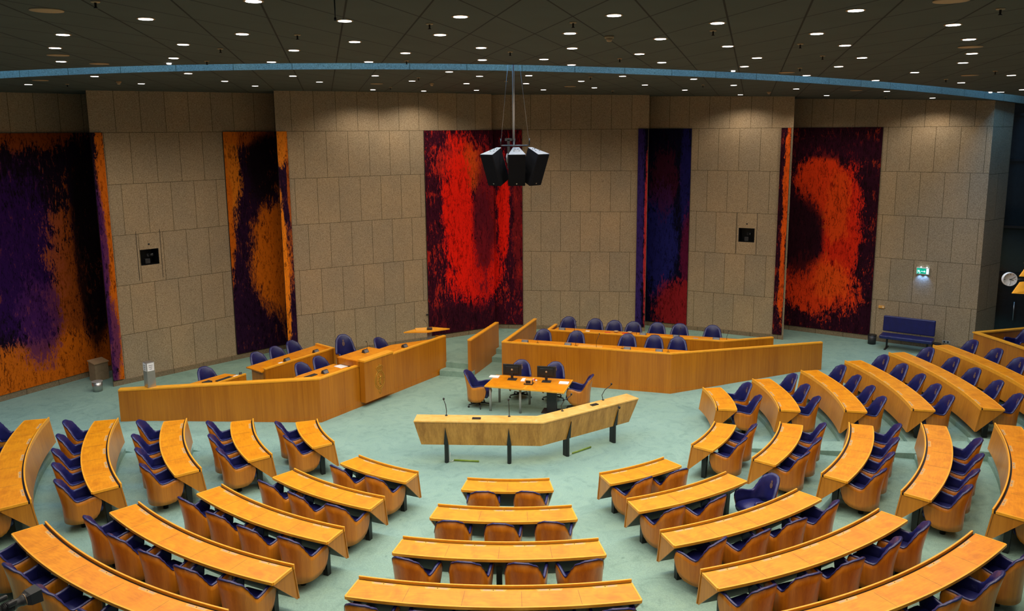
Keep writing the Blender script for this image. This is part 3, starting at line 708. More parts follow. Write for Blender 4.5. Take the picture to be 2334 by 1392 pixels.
rd = thing('rear_dais_desk', 'long wooden desk with raised front rail, behind the dais counter beneath the orange oval painting', 'desk', (*pw(1.0, 2.2), 0.33))
p, c = MB(), MB(); counter(p, c, None, pw(-.13, 1.87), pw(2.32, 1.87), 0.33, 1.15, .05, .07)
p.build('front_panel', M['panel'], rd, world=True); c.build('front_rail', M['edge'], rd, world=True)
MB().prism([pw(-.20, 1.94), pw(2.32, 1.94), pw(2.45, 2.75), pw(-.12, 2.65)], 1.04, 1.07).build('worktop', M['top'], rd, world=True)
MB().prism([pw(2.32, 1.87), pw(2.40, 1.87), pw(2.52, 2.75), pw(2.44, 2.75)], .33, 1.13).build('end_panel', M['edge'], rd, world=True)
MB().prism([pw(-.13, 1.95), pw(-.09, 1.95), pw(-.06, 2.45), pw(-.10, 2.45)], .33, 1.04).build('side_panel', M['desk_panel'], rd, world=True)
MB().prism([pw(-.02, 2.0), pw(.06, 2.0), pw(.06, 2.25), pw(-.02, 2.25)], .33, 1.03).build('leg', M['black'], rd, world=True)
sd = thing('clerk_desk', 'small slanted wooden desk with keyboard, tucked behind the low arm of the dais counter', 'desk', (-7.5, .7, 0.33))
MB().prism([(-8.25, .31), (-7.59, 1.25), (-7.03, 1.05), (-7.50, .29)], 1.04, 1.07).build('worktop', M['top'], sd, world=True)
p, c = MB(), MB(); counter(p, c, None, (-7.48, .27), (-6.98, 1.07), 0.33, 1.12, .04, .05)
p.build('front_panel', M['panel'], sd, world=True); c.build('front_rail', M['edge'], sd, world=True)
MB().prism([(-8.15, .35), (-8.07, .35), (-7.6, 1.12), (-7.68, 1.15)], .33, 1.04).build('side_panel', M['panel'], sd, world=True)

GD = 'blue armchairs on the dais'
def hump(x, y, fx, fy, z, lab, grp, proto=None, turn=0, back=.33):
    phi = math.atan2(-fx, fy)
    p = (x + fx * back, y + fy * back, z)
    return (p, phi + R(turn), lab, grp)
chp = make_chair('placeholder', 'chair', 'star', False); fp = [True]
FX, FY = .832, -.554
for (x, y), lab in (((-8.06, 1.08), 'blue armchair at the small slanted clerk desk on the dais'), ((-7.15, 2.47), 'blue armchair behind the rear dais desk, at its end over the bare carpet'),
                    ((-6.80, 3.06), 'blue armchair at the middle of the rear dais desk'), ((-6.5, 3.70), 'blue armchair behind the rear dais desk, on the side of the president'),
                    ((-5.66, 1.40), 'blue armchair behind the counter, two places from the gilded rostrum'), ((-5.33, 1.99), 'blue armchair behind the counter, directly beside the president chair'),
                    ((-4.02, 3.96), 'blue armchair behind the counter between the rostrum and the standing lectern')):
    p, phi, lab, g = hump(x, y, FX, FY, .33, lab, GD); place_chair(chp, p, phi, lab, GD, fp)
pres = make_chair('tall blue president chair with crest on its backrest, behind the gilded rostrum', 'chair', 'star', True, 1.0, 'president_chair')
pres.scale = (1.02, 1.05, 1.26); pres.location = (*pw(2.28, 1.28), .33); pres.rotation_euler = (0, 0, PHI - R(26))

def wedge_box(name, lab, cat, loc, rz, w=.14, d=.11, h=.07, mat='dark', extra=None, group=None):
    t = thing(name, lab, cat, loc, rz, group)
    MB().add([(-w / 2, -d / 2, 0), (w / 2, -d / 2, 0), (w / 2, d / 2, 0), (-w / 2, d / 2, 0), (-w / 2, -d * .1, h), (w / 2, -d * .1, h), (w / 2, d * .25, h), (-w / 2, d * .25, h)],
             [(3, 2, 1, 0), (4, 5, 6, 7), (0, 1, 5, 4), (1, 2, 6, 5), (2, 3, 7, 6), (3, 0, 4, 7)]).build('housing', M[mat], t, bevel=.004)
    MB().add([(-w * .4, -d * .47, .012), (w * .4, -d * .47, .012), (w * .4, -d * .13, h * .93), (-w * .4, -d * .13, h * .93)], [(0, 1, 2, 3)]).xf(Matrix.Translation((0, -.004, 0))).build('keypad', M['screen'], t)
    if extra == 'mic':
        MB().tube([(w * .35, 0, .03), (w * .38, -.02, .16), (w * .0, -.10, .27), (-w * .9, -.20, .36)], .005, 6).build('gooseneck', M['black'], t)
        MB().lathe([(.001, -.02), (.012, -.015), (.014, .01), (.001, .025)], (-w * .9, -.20, .365), 10).build('microphone_head', M['black'], t)
    return t
GW = 'black conference consoles on the dais'
rz = PHI
for (x, y), z, lab, ex in (((-6.27, 2.35), 1.075, 'black voting console on the rear dais desk, beside the white note', None), ((-5.68, 3.2), 1.075, 'black voting console on the rear dais desk near its president end', None),
                       ((-4.97, 1.18), 1.075, 'black console with keyboard on the counter before the dais chairs', None), ((-3.22, 3.70), 1.075, 'black console alone on the counter beyond the rostrum', None),
                       ((-4.13, 2.42), 1.28, 'black microphone console with bent gooseneck on the president rostrum', 'mic')):
    wedge_box('conference_console', lab, 'console', (x, y, z), rz + PI, .17, .13, .085, 'dark', ex, GW)
def slab(name, lab, cat, x, y, z, w, d, h, rz, mat, group=None, bevel=0.0):
    o = MB().box((0, 0, h / 2), (w, d, h)).build(name, M[mat], None, bevel=bevel); o.location = (x, y, z); o.rotation_euler = (0, 0, rz); tag(o, lab, cat, group); return o
slab('keyboard', 'black keyboard lying on the small clerk desk of the dais', 'keyboard', -7.42, .72, 1.07, .44, .16, .025, R(60), 'dark', None, .005)
slab('headset_box', 'black device beside the keyboard on the clerk desk', 'device', -7.75, .42, 1.07, .22, .14, .05, R(60), 'dark', None, .01)
slab('keyboard', 'black keyboard on the dais counter beside a console', 'keyboard', -5.28, .93, 1.075, .36, .13, .02, R(56), 'dark', None, .005)
slab('paper_sheet', 'white papers spread on the counter next to the rostrum', 'paper', -4.62, 1.85, 1.075, .42, .30, .008, R(50), 'paper')
slab('paper_note', 'small white note on the rear dais desk', 'paper', -6.40, 2.2, 1.07, .14, .09, .006, R(60), 'paper')
slab('paper_note', 'small white note behind the pen cup on the clerk desk', 'paper', -7.22, 1.02, 1.07, .14, .1, .006, R(60), 'paper')
tag(MB().lathe([(.001, 0), (.035, 0), (.037, .09), (.033, .09), (.03, .01), (.001, .01)], (-7.10, 1.00, 1.07), 14).tube([(-7.10, 1.0, 1.09), (-7.12, 1.0, 1.19)], .006, 6).tube([(-7.09, 1.01, 1.09), (-7.08, 1.03, 1.18)], .006, 6).build('pen_cup', M['dark']), 'dark pen cup standing on the clerk desk corner', 'cup')
tag(MB().tube([(-4.42, 1.52, 1.085), (-4.40, 1.60, 1.085), (-4.34, 1.66, 1.085), (-4.40, 1.72, 1.085), (-4.36, 1.80, 1.10)], .012, 6).build('handset', M['black']), 'black cable and handset on the counter beside the rostrum', 'cable')
ph = thing('desk_telephone', 'black desk telephone on the counter against the rostrum', 'telephone', (-4.38, 1.92, 1.075), R(56))
MB().box((0, 0, .03), (.20, .17, .06)).build('housing', M['dark'], ph, bevel=.01)
MB().box((-.06, 0, .075), (.045, .19, .035)).build('receiver', M['black'], ph, bevel=.01)
# steel paper dispenser on the counter arm
dp = thing('paper_dispenser', 'tall brushed steel box with two white notices, on the low end of the dais counter', 'dispenser', (-8.95, -0.06, CH_), R(48))
MB().box((0, 0, .31), (.20, .20, .62)).build('steel_box', M['steel'], dp, bevel=.004)
for rz_, in ((0,), (-PI / 2,)):
    nb = MB().box((0, -.102, .51), (.165, .004, .19)).xf(Matrix.Rotation(rz_, 4, 'Z')).build('notice', M['paper'], dp)
    for k_ in range(3): MB().box((0, -.105, .55 - .045 * k_), (.10 - .02 * k_, .002, .012)).xf(Matrix.Rotation(rz_, 4, 'Z')).build('print_line', M['screen'], nb)
# standing lectern
sl = thing('standing_lectern', 'slim standing lectern with wide angular wooden top on grey column, beside the scarlet painting', 'lectern', (-2.62, 5.0, 0.33))
MB().prism([(-3.36, 4.60), (-2.66, 4.62), (-2.0, 5.02), (-2.55, 5.22), (-3.0, 5.05)], 1.265, 1.30).build('top', M['edge'], sl, bevel=.004, world=True)
MB().box((-2.62, 4.97, .80), (.13, .10, .93)).build('column', M['grey'], sl, world=True)
MB().box((-2.62, 4.99, .34), (.45, .35, .02)).build('base_plate', M['grey'], sl, world=True)
MB().add([(-3.0, 4.75, 1.302), (-2.45, 4.86, 1.302), (-2.55, 5.02, 1.345), (-3.05, 4.92, 1.345), (-3.0, 4.75, 1.30), (-2.45, 4.86, 1.30), (-2.55, 5.02, 1.30), (-3.05, 4.92, 1.30)], [(0, 1, 2, 3), (4, 5, 1, 0), (5, 6, 2, 1), (6, 7, 3, 2), (7, 4, 0, 3)]).build('reading_slope', M['inlay'], sl, world=True)
MB().tube([(-2.66, 4.90, 1.33), (-2.68, 4.86, 1.50), (-2.76, 4.78, 1.64)], .005, 6).build('gooseneck', M['black'], sl, world=True)
MB().box((-2.60, 4.85, 1.34), (.16, .09, .06)).build('console', M['dark'], sl, bevel=.01, world=True)

# ---------------------------------------------------------------- free standing partition and ministers' counter
pt_ = thing('wooden_partition', 'free standing wooden partition between the two carpeted stairs, with light top rail', 'partition', (-1.0, 5.2, 0))
p, c = MB(), MB(); a_, b_ = (-1.34, 4.17), (-0.55, 6.42)
p.extr([(-.03, 0), (-.03, CH_ - .035), (.08, CH_ - .035), (.08, 0)], a_, b_); c.extr([(-.036, CH_ - .035), (-.036, CH_), (.086, CH_), (.086, CH_ - .035)], a_, b_)
p.build('panel', M['panel'], pt_, world=True); c.build('top_rail', M['edge'], pt_, world=True)
Q0, Q1, Q2, Q3 = (-.40, 3.93), (4.30, 2.46), (8.90, 3.52), (.64, 6.91)
mc = thing('ministers_counter', 'long angular wooden counter of the ministers, in front of the scarlet and blue paintings', 'counter', (4.3, 2.6, 0))
for a, b in ((Q0, Q1), (Q1, Q2)):
    p, c, q = MB(), MB(), MB(); counter(p, c, q, a, b, 0.0, CH_ + (.002 if a is Q1 else 0))
    p.build('front_panel', M['panel'], mc, world=True); c.build('top_rail', M['edge'], mc, world=True); q.build('plinth', M['panel'], mc, world=True)
p, c = MB(), MB(); counter(p, c, None, Q3, Q0, 0.0, CH_ - .002, .08, .10); p.build('wing_panel', M['panel'], mc, world=True); c.build('wing_rail', M['edge'], mc, world=True)
dm = Vector((4.70, -1.47)).normalized(); nm_ = Vector((-dm.y, dm.x))
def mw(al, be, base=Q0): return (base[0] + dm.x * al + nm_.x * be, base[1] + dm.y * al + nm_.y * be)
MB().prism([mw(.12, .09), mw(4.86, .09), mw(5.74, .62), mw(5.3, .68), mw(.30, .68)], 1.05, 1.085).build('worktop', M['top'], mc, world=True)
MB().prism([mw(2.22, .14), mw(2.92, .14), mw(2.92, .5), mw(2.22, .5)], 1.085, 1.10).build('reading_board', M['inlay'], mc, world=True)
m2 = thing('ministers_rear_counter', 'shorter angular wooden counter of the rear minister row, with a low front panel', 'counter', (4.0, 4.8, .33))
R0, R1, R2 = (.98, 5.35), (6.10, 3.78), (7.68, 4.16)
for a, b in ((R0, R1), (R1, R2)):
    p, c = MB(), MB(); counter(p, c, None, a, b, 0.33, 1.15 + (.002 if a is R1 else 0), .06, .09)
    p.build('front_panel', M['panel'], m2, world=True); c.build('top_rail', M['edge'], m2, world=True)
p, c = MB(), MB(); counter(p, c, None, (1.29, 6.15), R0, 0.33, 1.148, .06, .09); p.build('end_panel', M['panel'], m2, world=True); c.build('end_rail', M['edge'], m2, world=True)
MB().prism([mw(.12, .09, R0), mw(5.28, .09, R0), mw(6.12, .58, R0), mw(5.7, .66, R0), mw(.20, .66, R0)], 1.05, 1.08).build('worktop', M['top'], m2, world=True)
GM = 'blue minister armchairs'; fx, fy = -.296, -.955
for row, pts in (('front', ((.88, 4.79), (1.86, 4.54), (3.34, 4.12), (4.10, 3.93), (4.74, 3.70))), ('rear', ((1.76, 6.44), (2.59, 6.13), (3.17, 5.86), (3.75, 5.67), (4.47, 5.54), (5.14, 5.36), (6.10, 5.10)))):
    for i, (x, y) in enumerate(pts):
        p, phi, lab, g = hump(x, y, fx, fy, .33, 'blue armchair in the %s minister row, %s from the partition end' % (row, ORD[i]), GM)
        place_chair(chp, p, phi, lab, GM, fp)
def mic_stand(x, y, z, lab, h=.30, lean=.05, group='thin desk microphones of the ministers'):
    t = thing('desk_microphone', lab, 'microphone', (x, y, z), 0, group)
    MB().lathe([(.001, 0), (.05, 0), (.048, .012), (.001, .016)], (0, 0, 0), 14).build('foot', M['black'], t)
    MB().tube([(0, 0, .01), (0, -.01, h * .5), (lean, -.02, h)], .006, 6).build('stem', M['black'], t)
    MB().lathe([(.001, -.022), (.013, -.012), (.015, .01), (.001, .026)], (lean, -.02, h + .01), 10).build('microphone_head', M['black'], t)
    return t
def screen_at(x, y, z, lab, rz, group='grey voting panels of the ministers'):
    t = thing('voting_panel', lab, 'panel', (x, y, z), rz, group)
    MB().add([(-.10, -.05, 0), (.10, -.05, 0), (.10, .05, .0), (-.10, .05, 0), (-.10, .035, .085), (.10, .035, .085)], [(3, 2, 1, 0), (0, 1, 5, 4), (2, 3, 4, 5), (1, 2, 5), (3, 0, 4)]).build('housing', M['dark'], t)
    MB().add([(-.085, -.045, .010), (.085, -.045, .010), (.085, .028, .082), (-.085, .028, .082)], [(0, 1, 2, 3)]).xf(Matrix.Translation((0, -.003, .002))).build('display', M['screen'], t)
RM = R(-17)
for i, al in enumerate((.62, 1.92, 3.65, 4.55)): screen_at(*mw(al, .30), 1.085, 'small grey voting panel on the front minister counter, %s from the wing' % ORD[i], RM)
for i, al in enumerate((1.0, 2.15, 3.50, 4.80)): mic_stand(*mw(al, .33), 1.085, 'thin black microphone on the front minister counter, %s from the wing' % ORD[i])
mic_stand(*mw(2.78, .20), 1.10, 'tall bent microphone at the reading board of the minister counter', .42, .08)
for i, al in enumerate((.42, 2.95, 3.95, 5.12)): screen_at(*mw(al, .30, R0), 1.08, 'small grey voting panel on the rear minister counter, %s from its end panel' % ORD[i], RM)
for i, al in enumerate((.82, 2.75, 4.02, 5.42)): mic_stand(*mw(al, .30, R0), 1.08, 'thin black microphone on the rear minister counter, %s from its end panel' % ORD[i])
for i, (al, be, w, mat, lab) in enumerate(((1.22, .40, .12, 'paper', 'small white paper on the rear minister counter'), (1.85, .36, .17, 'red', 'red folder on the rear minister counter'), (2.40, .40, .20, 'red', 'red card under the wooden bowl on the rear counter'),
        (4.30, .22, .14, 'cyan', 'bright blue card on the rear minister counter'), (4.52, .34, .14, 'cyan', 'bright blue box on the rear minister counter, in the middle of three'), (4.78, .30, .16, 'cyan', 'bright blue card farther along the rear counter'))):
    slab('folder' if mat != 'paper' else 'paper_note', lab, 'folder' if mat != 'paper' else 'paper', *mw(al, be, R0), 1.08, w, .10, .02 if mat == 'red' else .012, RM, mat)
for i, al in enumerate((2.10, 2.52)):
    tag(MB().lathe([(.001, 0), (.03, 0), (.075, .05), (.07, .05), (.028, .01), (.001, .01)], (*mw(al, .48, R0), 1.08), 16).build('bowl', M['beige']), 'small tan bowl on the rear minister counter, %s' % ('beside the red folder' if i == 0 else 'over the red card'), 'bowl')

# ---------------------------------------------------------------- reporters' tables
def plank(mb, pts, z0, z1): return mb.prism(pts, z0, z1)
tA, tB, tC, tD = (-.83, 1.07), (-.53, 2.03), (1.51, 1.52), (1.20, .46); mid0, mid1 = (.185, .765), (.49, 1.775)
def inset(poly, f):
    cx = sum(p[0] for p in poly) / 4; cy = sum(p[1] for p in poly) / 4; return [(cx + (x - cx) * f, cy + (y - cy) * f) for x, y in poly]
for lab, poly, kind in (('honey wood table half with round grey legs, on the partition side', [tA, mid0, mid1, tB], 'legs'), ('honey wood table half on black pedestal, with reporters chairs around', [(mid0[0] + .008, mid0[1]), tD, tC, (mid1[0] + .008, mid1[1])], 'ped')):
    cx = sum(p[0] for p in poly) / 4; cy = sum(p[1] for p in poly) / 4
    t = thing('reporters_table', lab, 'table', (cx, cy, 0))
    MB().prism(poly, .690, .728).build('edging', M['edge'], t, world=True)
    MB().prism(inset(poly, .955), .7285, .7325).build('tabletop', M['top'], t, world=True)
    if kind == 'legs':
        for x, y in ((-.68, 1.21), (.10, 1.0), (-.45, 1.90), (.36, 1.70)): MB().lathe([(.001, 0), (.032, 0), (.032, .69), (.001, .69)], (x, y, 0), 16).build('leg', M['grey'], t, world=True)
    else:
        MB().box((.93, 1.10, .35), (.26, .12, .68), R(-14)).build('pedestal', M['dark'], t, bevel=.01, world=True)
        MB().box((.93, 1.10, .01), (.5, .4, .02), R(-14)).build('foot_plate', M['dark'], t, world=True)
        MB().box((.93, 1.12, .66), (.75, .5, .05), R(-14)).build('cable_tray', M['dark'], t, world=True)
GT = 'blue armchairs around the reporters tables'
star = make_chair('blue armchair on castors at the partition end of the reporters tables', 'chair', 'star', True); star['group'] = GT
star.location = (-.98, 1.60, 0); star.rotation_euler = (0, 0, R(-104))
for (x, y, a), lab in (((1.62, 1.25, 78), 'blue armchair with wooden shell seen from behind, at the pedestal end of the tables'), ((.12, 2.28, 172), 'blue armchair behind the monitor on the partition side of the tables'), ((1.02, 2.05, 166), 'blue armchair behind the monitor above the black pedestal')):
    dup(star, (x, y, 0), R(a), lab, GT)
def monitor(x, y, rz, lab):
    t = thing('computer_monitor', lab, 'monitor', (x, y, .7325), rz, 'black computer monitors seen from behind')
    MB().box((0, 0, .27), (.50, .035, .30)).build('display_back', M['black'], t, bevel=.008)
    MB().box((0, -.028, .27), (.36, .03, .20)).build('rear_cover', M['black'], t, bevel=.01)
    MB().box((0, -.03, .12), (.07, .03, .16)).build('neck', M['black'], t, bevel=.005)
    MB().box((0, -.0, .008), (.24, .19, .016)).build('foot', M['dark'], t, bevel=.006)
    MB().lathe([(.001, 0), (.026, 0), (.026, .004), (.001, .004)], (0, 0, 0), 16).xf(Matrix.Translation((0, -.043, .28)) @ Matrix.Rotation(PI / 2, 4, 'X')).build('badge', M['beige'], t)
monitor(-.10, 1.58, R(-12), 'black computer monitor seen from behind, on the table half with grey legs'); monitor(.80, 1.35, R(-12), 'black computer monitor seen from behind, on the table half with the pedestal')
cb_ = thing('timer_box', 'small tan wooden box with dark louvred faces at the joint of the two tables', 'box', (.33, 1.18, .7325), R(-14))
MB().box((0, 0, .01), (.23, .20, .02)).build('base', M['dark'], cb_); MB().box((0, 0, .075), (.19, .16, .11)).build('case', M['inlay'], cb_, bevel=.006)
MB().box((0, -.082, .075), (.13, .004, .075)).build('front_grille', M['black'], cb_); MB().box((.097, 0, .075), (.004, .11, .075)).build('side_grille', M['black'], cb_)
for lab, x, y, w, d in (('white note pad at the partition corner of the tables', -.58, 1.83, .26, .2), ('white papers behind the tan box on the tables', .30, 1.50, .32, .26), ('white note pad near the corner chair at the pedestal end', 1.25, 1.22, .25, .2)):
    slab('note_pad', lab, 'paper', x, y, .7325, w, d, .015, R(-13), 'paper')
tag(MB().lathe([(.001, 0), (.03, 0), (.034, .02), (.02, .038), (.001, .042)], (.53, 1.42, .7325), 14).build('computer_mouse', M['white']), 'white mouse on the tables between the two monitors', 'mouse')
slab('red_pass', 'small red item beside the white mouse on the tables', 'card', .49, 1.52, .7325, .08, .05, .02, R(20), 'red')

# ---------------------------------------------------------------- interruption lectern with four microphones
L0, L1, L2 = Vector((-2.27, -2.26)), Vector((.55, -2.44)), Vector((2.87, -.87))
le = thing('interruption_lectern', 'long pale wooden lectern bent once, on four black legs in the centre of the floor', 'lectern', (.5, -2.2, 0))
def off_line(a, b, o): d = (b - a).normalized(); n = Vector((-d.y, d.x)); return n * o
n1 = Vector((-(L1 - L0).y, (L1 - L0).x)).normalized(); n2 = Vector((-(L2 - L1).y, (L2 - L1).x)).normalized(); nb = (n1 + n2).normalized(); nb = nb / nb.dot(n1)
for a, b, na, nbv, e0, e1 in ((L0, L1, n1, nb, .13, 0), (L1, L2, nb, n2, 0, -.17)):
    d = (b - a).normalized()
    def quad(o, z, sh): return [(*(a + na * o + d * e0 * sh), z), (*(b + nbv * o + d * e1 * sh), z)]
    r = [quad(0, .985, 0), quad(.13, .42, 1), quad(.16, .42, 1), quad(.03, .975, .0)]
    vs = [p for q in r for p in q]
    MB().add(vs, [(0, 1, 3, 2), (2, 3, 5, 4), (4, 5, 7, 6), (6, 7, 1, 0), (0, 2, 4, 6), (1, 7, 5, 3)]).build('front_panel', M['lectern'], le, world=True)
    q1 = quad(-.012, 0, 0); q2 = quad(.41, 0, 0); base = [q1[0][:2], q1[1][:2], q2[1][:2], q2[0][:2]]
    MB().prism(base, .985, 1.012).build('top', M['lectern_top'], le, world=True)
    q2 = quad(.38, 0, .3); q1 = quad(.05, 0, .3)
    MB().prism([q1[0][:2], q1[1][:2], q2[1][:2], q2[0][:2]], .88, .985).build('box', M['lectern'], le, world=True)
for (x, y), (a, b) in (((-1.57, -2.07), (L0, L1)), ((-.18, -2.15), (L0, L1)), ((1.08, -1.80), (L1, L2)), ((2.23, -1.02), (L1, L2))):
    d = (b - a).normalized(); n = Vector((-d.y, d.x)); ang = math.atan2(d.y, d.x); p = Vector((x, y)); foot = a + d * (p - a).dot(d)
    lg = MB().box((foot.x + n.x * .20, foot.y + n.y * .20, .44), (.085, .13, .88), ang)
    c0 = foot + n * .122; c1 = foot + n * .022
    for s in (0, ):
        f = [(c0.x - d.x * .052, c0.y - d.y * .052, .43), (c0.x + d.x * .052, c0.y + d.y * .052, .43), (c1.x, c1.y, .86)]
        g = [(q[0] - n.x * .018, q[1] - n.y * .018, q[2]) for q in f]
        lg.add(f + g, [(0, 1, 2), (5, 4, 3), (0, 3, 4, 1), (1, 4, 5, 2), (2, 5, 3, 0)])
    lg.add([(foot.x + n.x * .13 + d.x * s_ * .042, foot.y + n.y * .13 + d.y * s_ * .042, z) for z in (.0, .44) for s_ in (-1, 1)] + [(foot.x + n.x * .10, foot.y + n.y * .10, z) for z in (.0, .44)], [(0, 4, 5, 2), (4, 1, 3, 5)])
    lg.build('leg', M['black'], le, world=True)
for (x, y, rz_) in ((-.90, -2.16, -3.5), (1.78, -1.33, 34)):
    o = MB().box((0, 0, 0), (.19, .10, .02)).xf(Matrix.Translation((x, y, 1.020)) @ Matrix.Rotation(R(rz_), 4, 'Z')).build('control_panel', M['black'], le, bevel=.004, world=True)
MB().lathe([(.001, 0), (.028, 0), (.028, .05), (.001, .05)], (0, 0, 0), 14).xf(Matrix.Translation((2.36, -1.26, .93)) @ Matrix.Rotation(PI / 2, 4, 'X')).build('lock_knob', M['black'], le, world=True)
for i, (x, y, dx) in enumerate(((-1.58, -1.95, -.05), (-.18, -2.05, -.01), (1.02, -1.72, .20), (2.02, -1.00, .19))):
    t = thing('gooseneck_microphone', 'black gooseneck microphone on the bent lectern, %s from its end towards the dais' % ORD[i], 'microphone', (x, y, 1.012), 0, 'gooseneck microphones of the bent lectern')
    MB().lathe([(.001, 0), (.03, 0), (.03, .012), (.001, .014)], (0, 0, 0), 12).build('base', M['black'], t)
    MB().tube([(0, 0, 0), (dx * -.15, 0, .12), (dx * .2, 0, .25), (dx, 0, .37)], .0085, 8).build('gooseneck', M['black'], t)
    MB().lathe([(.001, -.03), (.02, -.02), (.024, .01), (.001, .032)], (dx, 0, .39), 12).build('microphone_head', M['black'], t)
for i, (a, b, c) in enumerate((((-1.42, -2.08), (-.86, -2.16), (-1.50, -2.10)), ((1.24, -1.76), (1.70, -1.40), (1.14, -1.80)))):
    t = thing('green_foot_bar', 'thin green bar lying on the carpet at the lectern leg %s' % ('on the dais half', 'on the ministers half')[i], 'foot bar', (a[0], a[1], 0), 0, 'green bars by the lectern')
    MB().tube([(*a, .022), (*b, .022)], .020, 10).build('bar', M['green'], t, world=True)
    MB().tube([(*a, .03), ((a[0] + c[0]) / 2, a[1] - .06, .012), (c[0] - .02, c[1] - .02, .012), (c[0], c[1] + .03, .2)], .006, 6).build('cord', M['cord'], t, world=True)
# ---------------------------------------------------------------- hanging loudspeaker cluster
fr = thing('speaker_rig', 'grey ceiling pole with thin steel wires and black ring frame carrying the loudspeakers', 'rig', (-.04, -3.40, 6.95))
MB().tube([(-.04, -3.42, 7.06), (-.04, -3.42, 9.6)], .022, 14).build('pole', M['grey'], fr, world=True)
MB().tube([(-.04, -3.42, 6.55), (-.04, -3.42, 7.10)], .016, 10).build('lower_rod', M['black'], fr, world=True)
HC = Vector((-.02, -3.40)); ringp = [(HC.x + .26 * math.cos(a), HC.y + .26 * math.sin(a), 6.965) for a in (2 * PI * i / 24 for i in range(25))]
MB().tube(ringp, .012, 8).tube([(HC.x - .26, HC.y, 6.965), (HC.x + .26, HC.y, 6.965)], .01, 6).tube([(HC.x, HC.y - .26, 6.965), (HC.x, HC.y + .26, 6.965)], .01, 6).build('ring_frame', M['black'], fr, world=True)
for x, y in ((-.29, -3.42), (.26, -3.42), (-.02, -3.16)):
    w_ = MB().tube([(x, y, 6.98), (-.04 + (x + .04) * .12, -3.42 + (y + 3.42) * .12, 9.2)], .0035, 6).build('suspension_wire', M['steel'], fr, world=True)
    MB().tube([(x, y, 6.965), (x, y, 7.10)], .011, 8).build('turnbuckle', M['black'], fr, world=True)
MB().box((-.14, -3.38, 6.80), (.05, .05, .55)).box((-.14, -3.38, 7.08), (.14, .05, .05)).build('bracket', M['dark'], fr, world=True)
def loudspeaker(az, tilt, lab, first=None):
    """az: heading of the grille in plan; the box hangs from the ring and leans down"""
    t = thing('loudspeaker', lab, 'speaker', (HC.x + math.cos(az) * .12 + (.20 if math.cos(az) > .4 else -.22 if math.cos(az) < -.4 else .02), HC.y + math.sin(az) * .12, 6.93), az + PI / 2, 'black hanging loudspeakers')
    mt = Matrix.Rotation(tilt, 4, 'X')
    # local: grille towards -Y, top at z=0, narrow back at y=0
    wf, wb, dpt, h = .165, .06, .37, .64
    b = MB().prism([(-wf, -dpt), (wf, -dpt), (wb, 0), (-wb, 0)], -h, 0).xf(mt); b.build('cabinet', M['speaker_black'], t, bevel=.008)
    MB().box((0, -dpt - .004, -h / 2), (wf * 1.90, .012, h * .97)).xf(mt).build('grille', M['speaker_black'], t)
    MB().prism([(-wf, -dpt), (wf, -dpt), (wb, 0), (-wb, 0)], .0005, .004).xf(mt).build('top_plate', M['speaker_top'], t)
    k = MB()
    for x, y in ((-.03, -.10), (.03, -.10), (-.05, -.2), (.05, -.2)): k.lathe([(.001, 0), (.008, 0), (.008, .01), (.001, .01)], (x, y, .004), 8)
    k.xf(mt).build('rigging_bolts', M['black'], t)
    MB().box((0, -dpt - .012, -h * .92), (.022, .004, .018)).xf(mt).build('badge', M['steel'], t)
    return t
T_ = R(20)
loudspeaker(R(-88), T_, 'black wedge loudspeaker in the middle of the hanging cluster, facing the seats')
loudspeaker(R(-134), T_, 'black wedge loudspeaker of the hanging cluster, turned towards the orange paintings')
loudspeaker(R(-42), T_, 'black wedge loudspeaker of the hanging cluster, turned towards the blue bench')
tag(MB().lathe([(.001, 0), (.10, .0), (.10, .02), (.001, .03)], (0, 0, 0), 20).xf(Matrix.Translation((-.16, -3.2, 6.72)) @ Matrix.Rotation(PI / 2, 4, 'Y') @ Matrix.Rotation(.3, 4, 'X')).build('speaker_disc', M['grey']), 'pale round disc hanging behind the loudspeakers from the rig', 'disc')

# ---------------------------------------------------------------- ceiling fittings
DL = [(-2.53, -11.23), (-4.05, -10.08), (-5.64, -8.79), (-3.47, -8.65), (-4.66, -7.51), (-6.55, -7.31), (-5.6, -5.52), (-7.57, -5.27), (-3.37, -6.55), (-4.28, -4.56), (-8.68, -1.95), (-6.66, -2.18), (-11.08, -0.17), (-8.86, 0.62), (-6.79, 0.36), (-6.72, 2.44), (-4.84, -0.99), (-4.76, 1.18),
      (-1.95, -9.82), (-0.64, -10.15), (1.0, -10.29), (-1.0, -8.48), (0.65, -8.67), (-2.24, -7.68), (-0.53, -6.84), (1.89, -8.12), (0.82, -6.81), (-1.75, -6.03), (1.95, -5.99), (-2.6, -4.43), (-0.58, -4.77), (0.48, -4.92), (1.04, -3.77), (2.59, -4.45), (-1.36, -1.92), (-3.07, -0.83), (-0.78, -0.55), (0.32, -0.78), (2.4, -0.78), (-2.49, 1.14), (1.65, 1.14), (-1.22, 2.3), (0.32, 2.28), (3.43, 2.47), (-4.1, 5.1), (2.28, 4.12), (-2.72, 6.1), (-1.1, 5.76), (0.9, 5.41),
      (3.36, -10.81), (2.24, -9.74), (4.85, -9.87), (3.69, -8.88), (5.76, -8.57), (3.01, -7.28), (4.56, -7.61), (6.75, -6.88), (3.95, -5.55), (5.54, -5.88), (4.24, -3.81), (5.85, -4.17), (7.42, -5.43), (7.68, -3.27), (9.56, -3.26), (9.84, -0.99), (6.1, -1.87), (7.98, -0.91), (12.1, 0.43), (4.13, -0.11), (5.62, 1.97), (4.95, 4.69), (7.12, 6.7), (7.56, 2.93), (9.48, 5.78), (9.95, 2.83), (12.35, 5.1), (12.23, 1.53)]
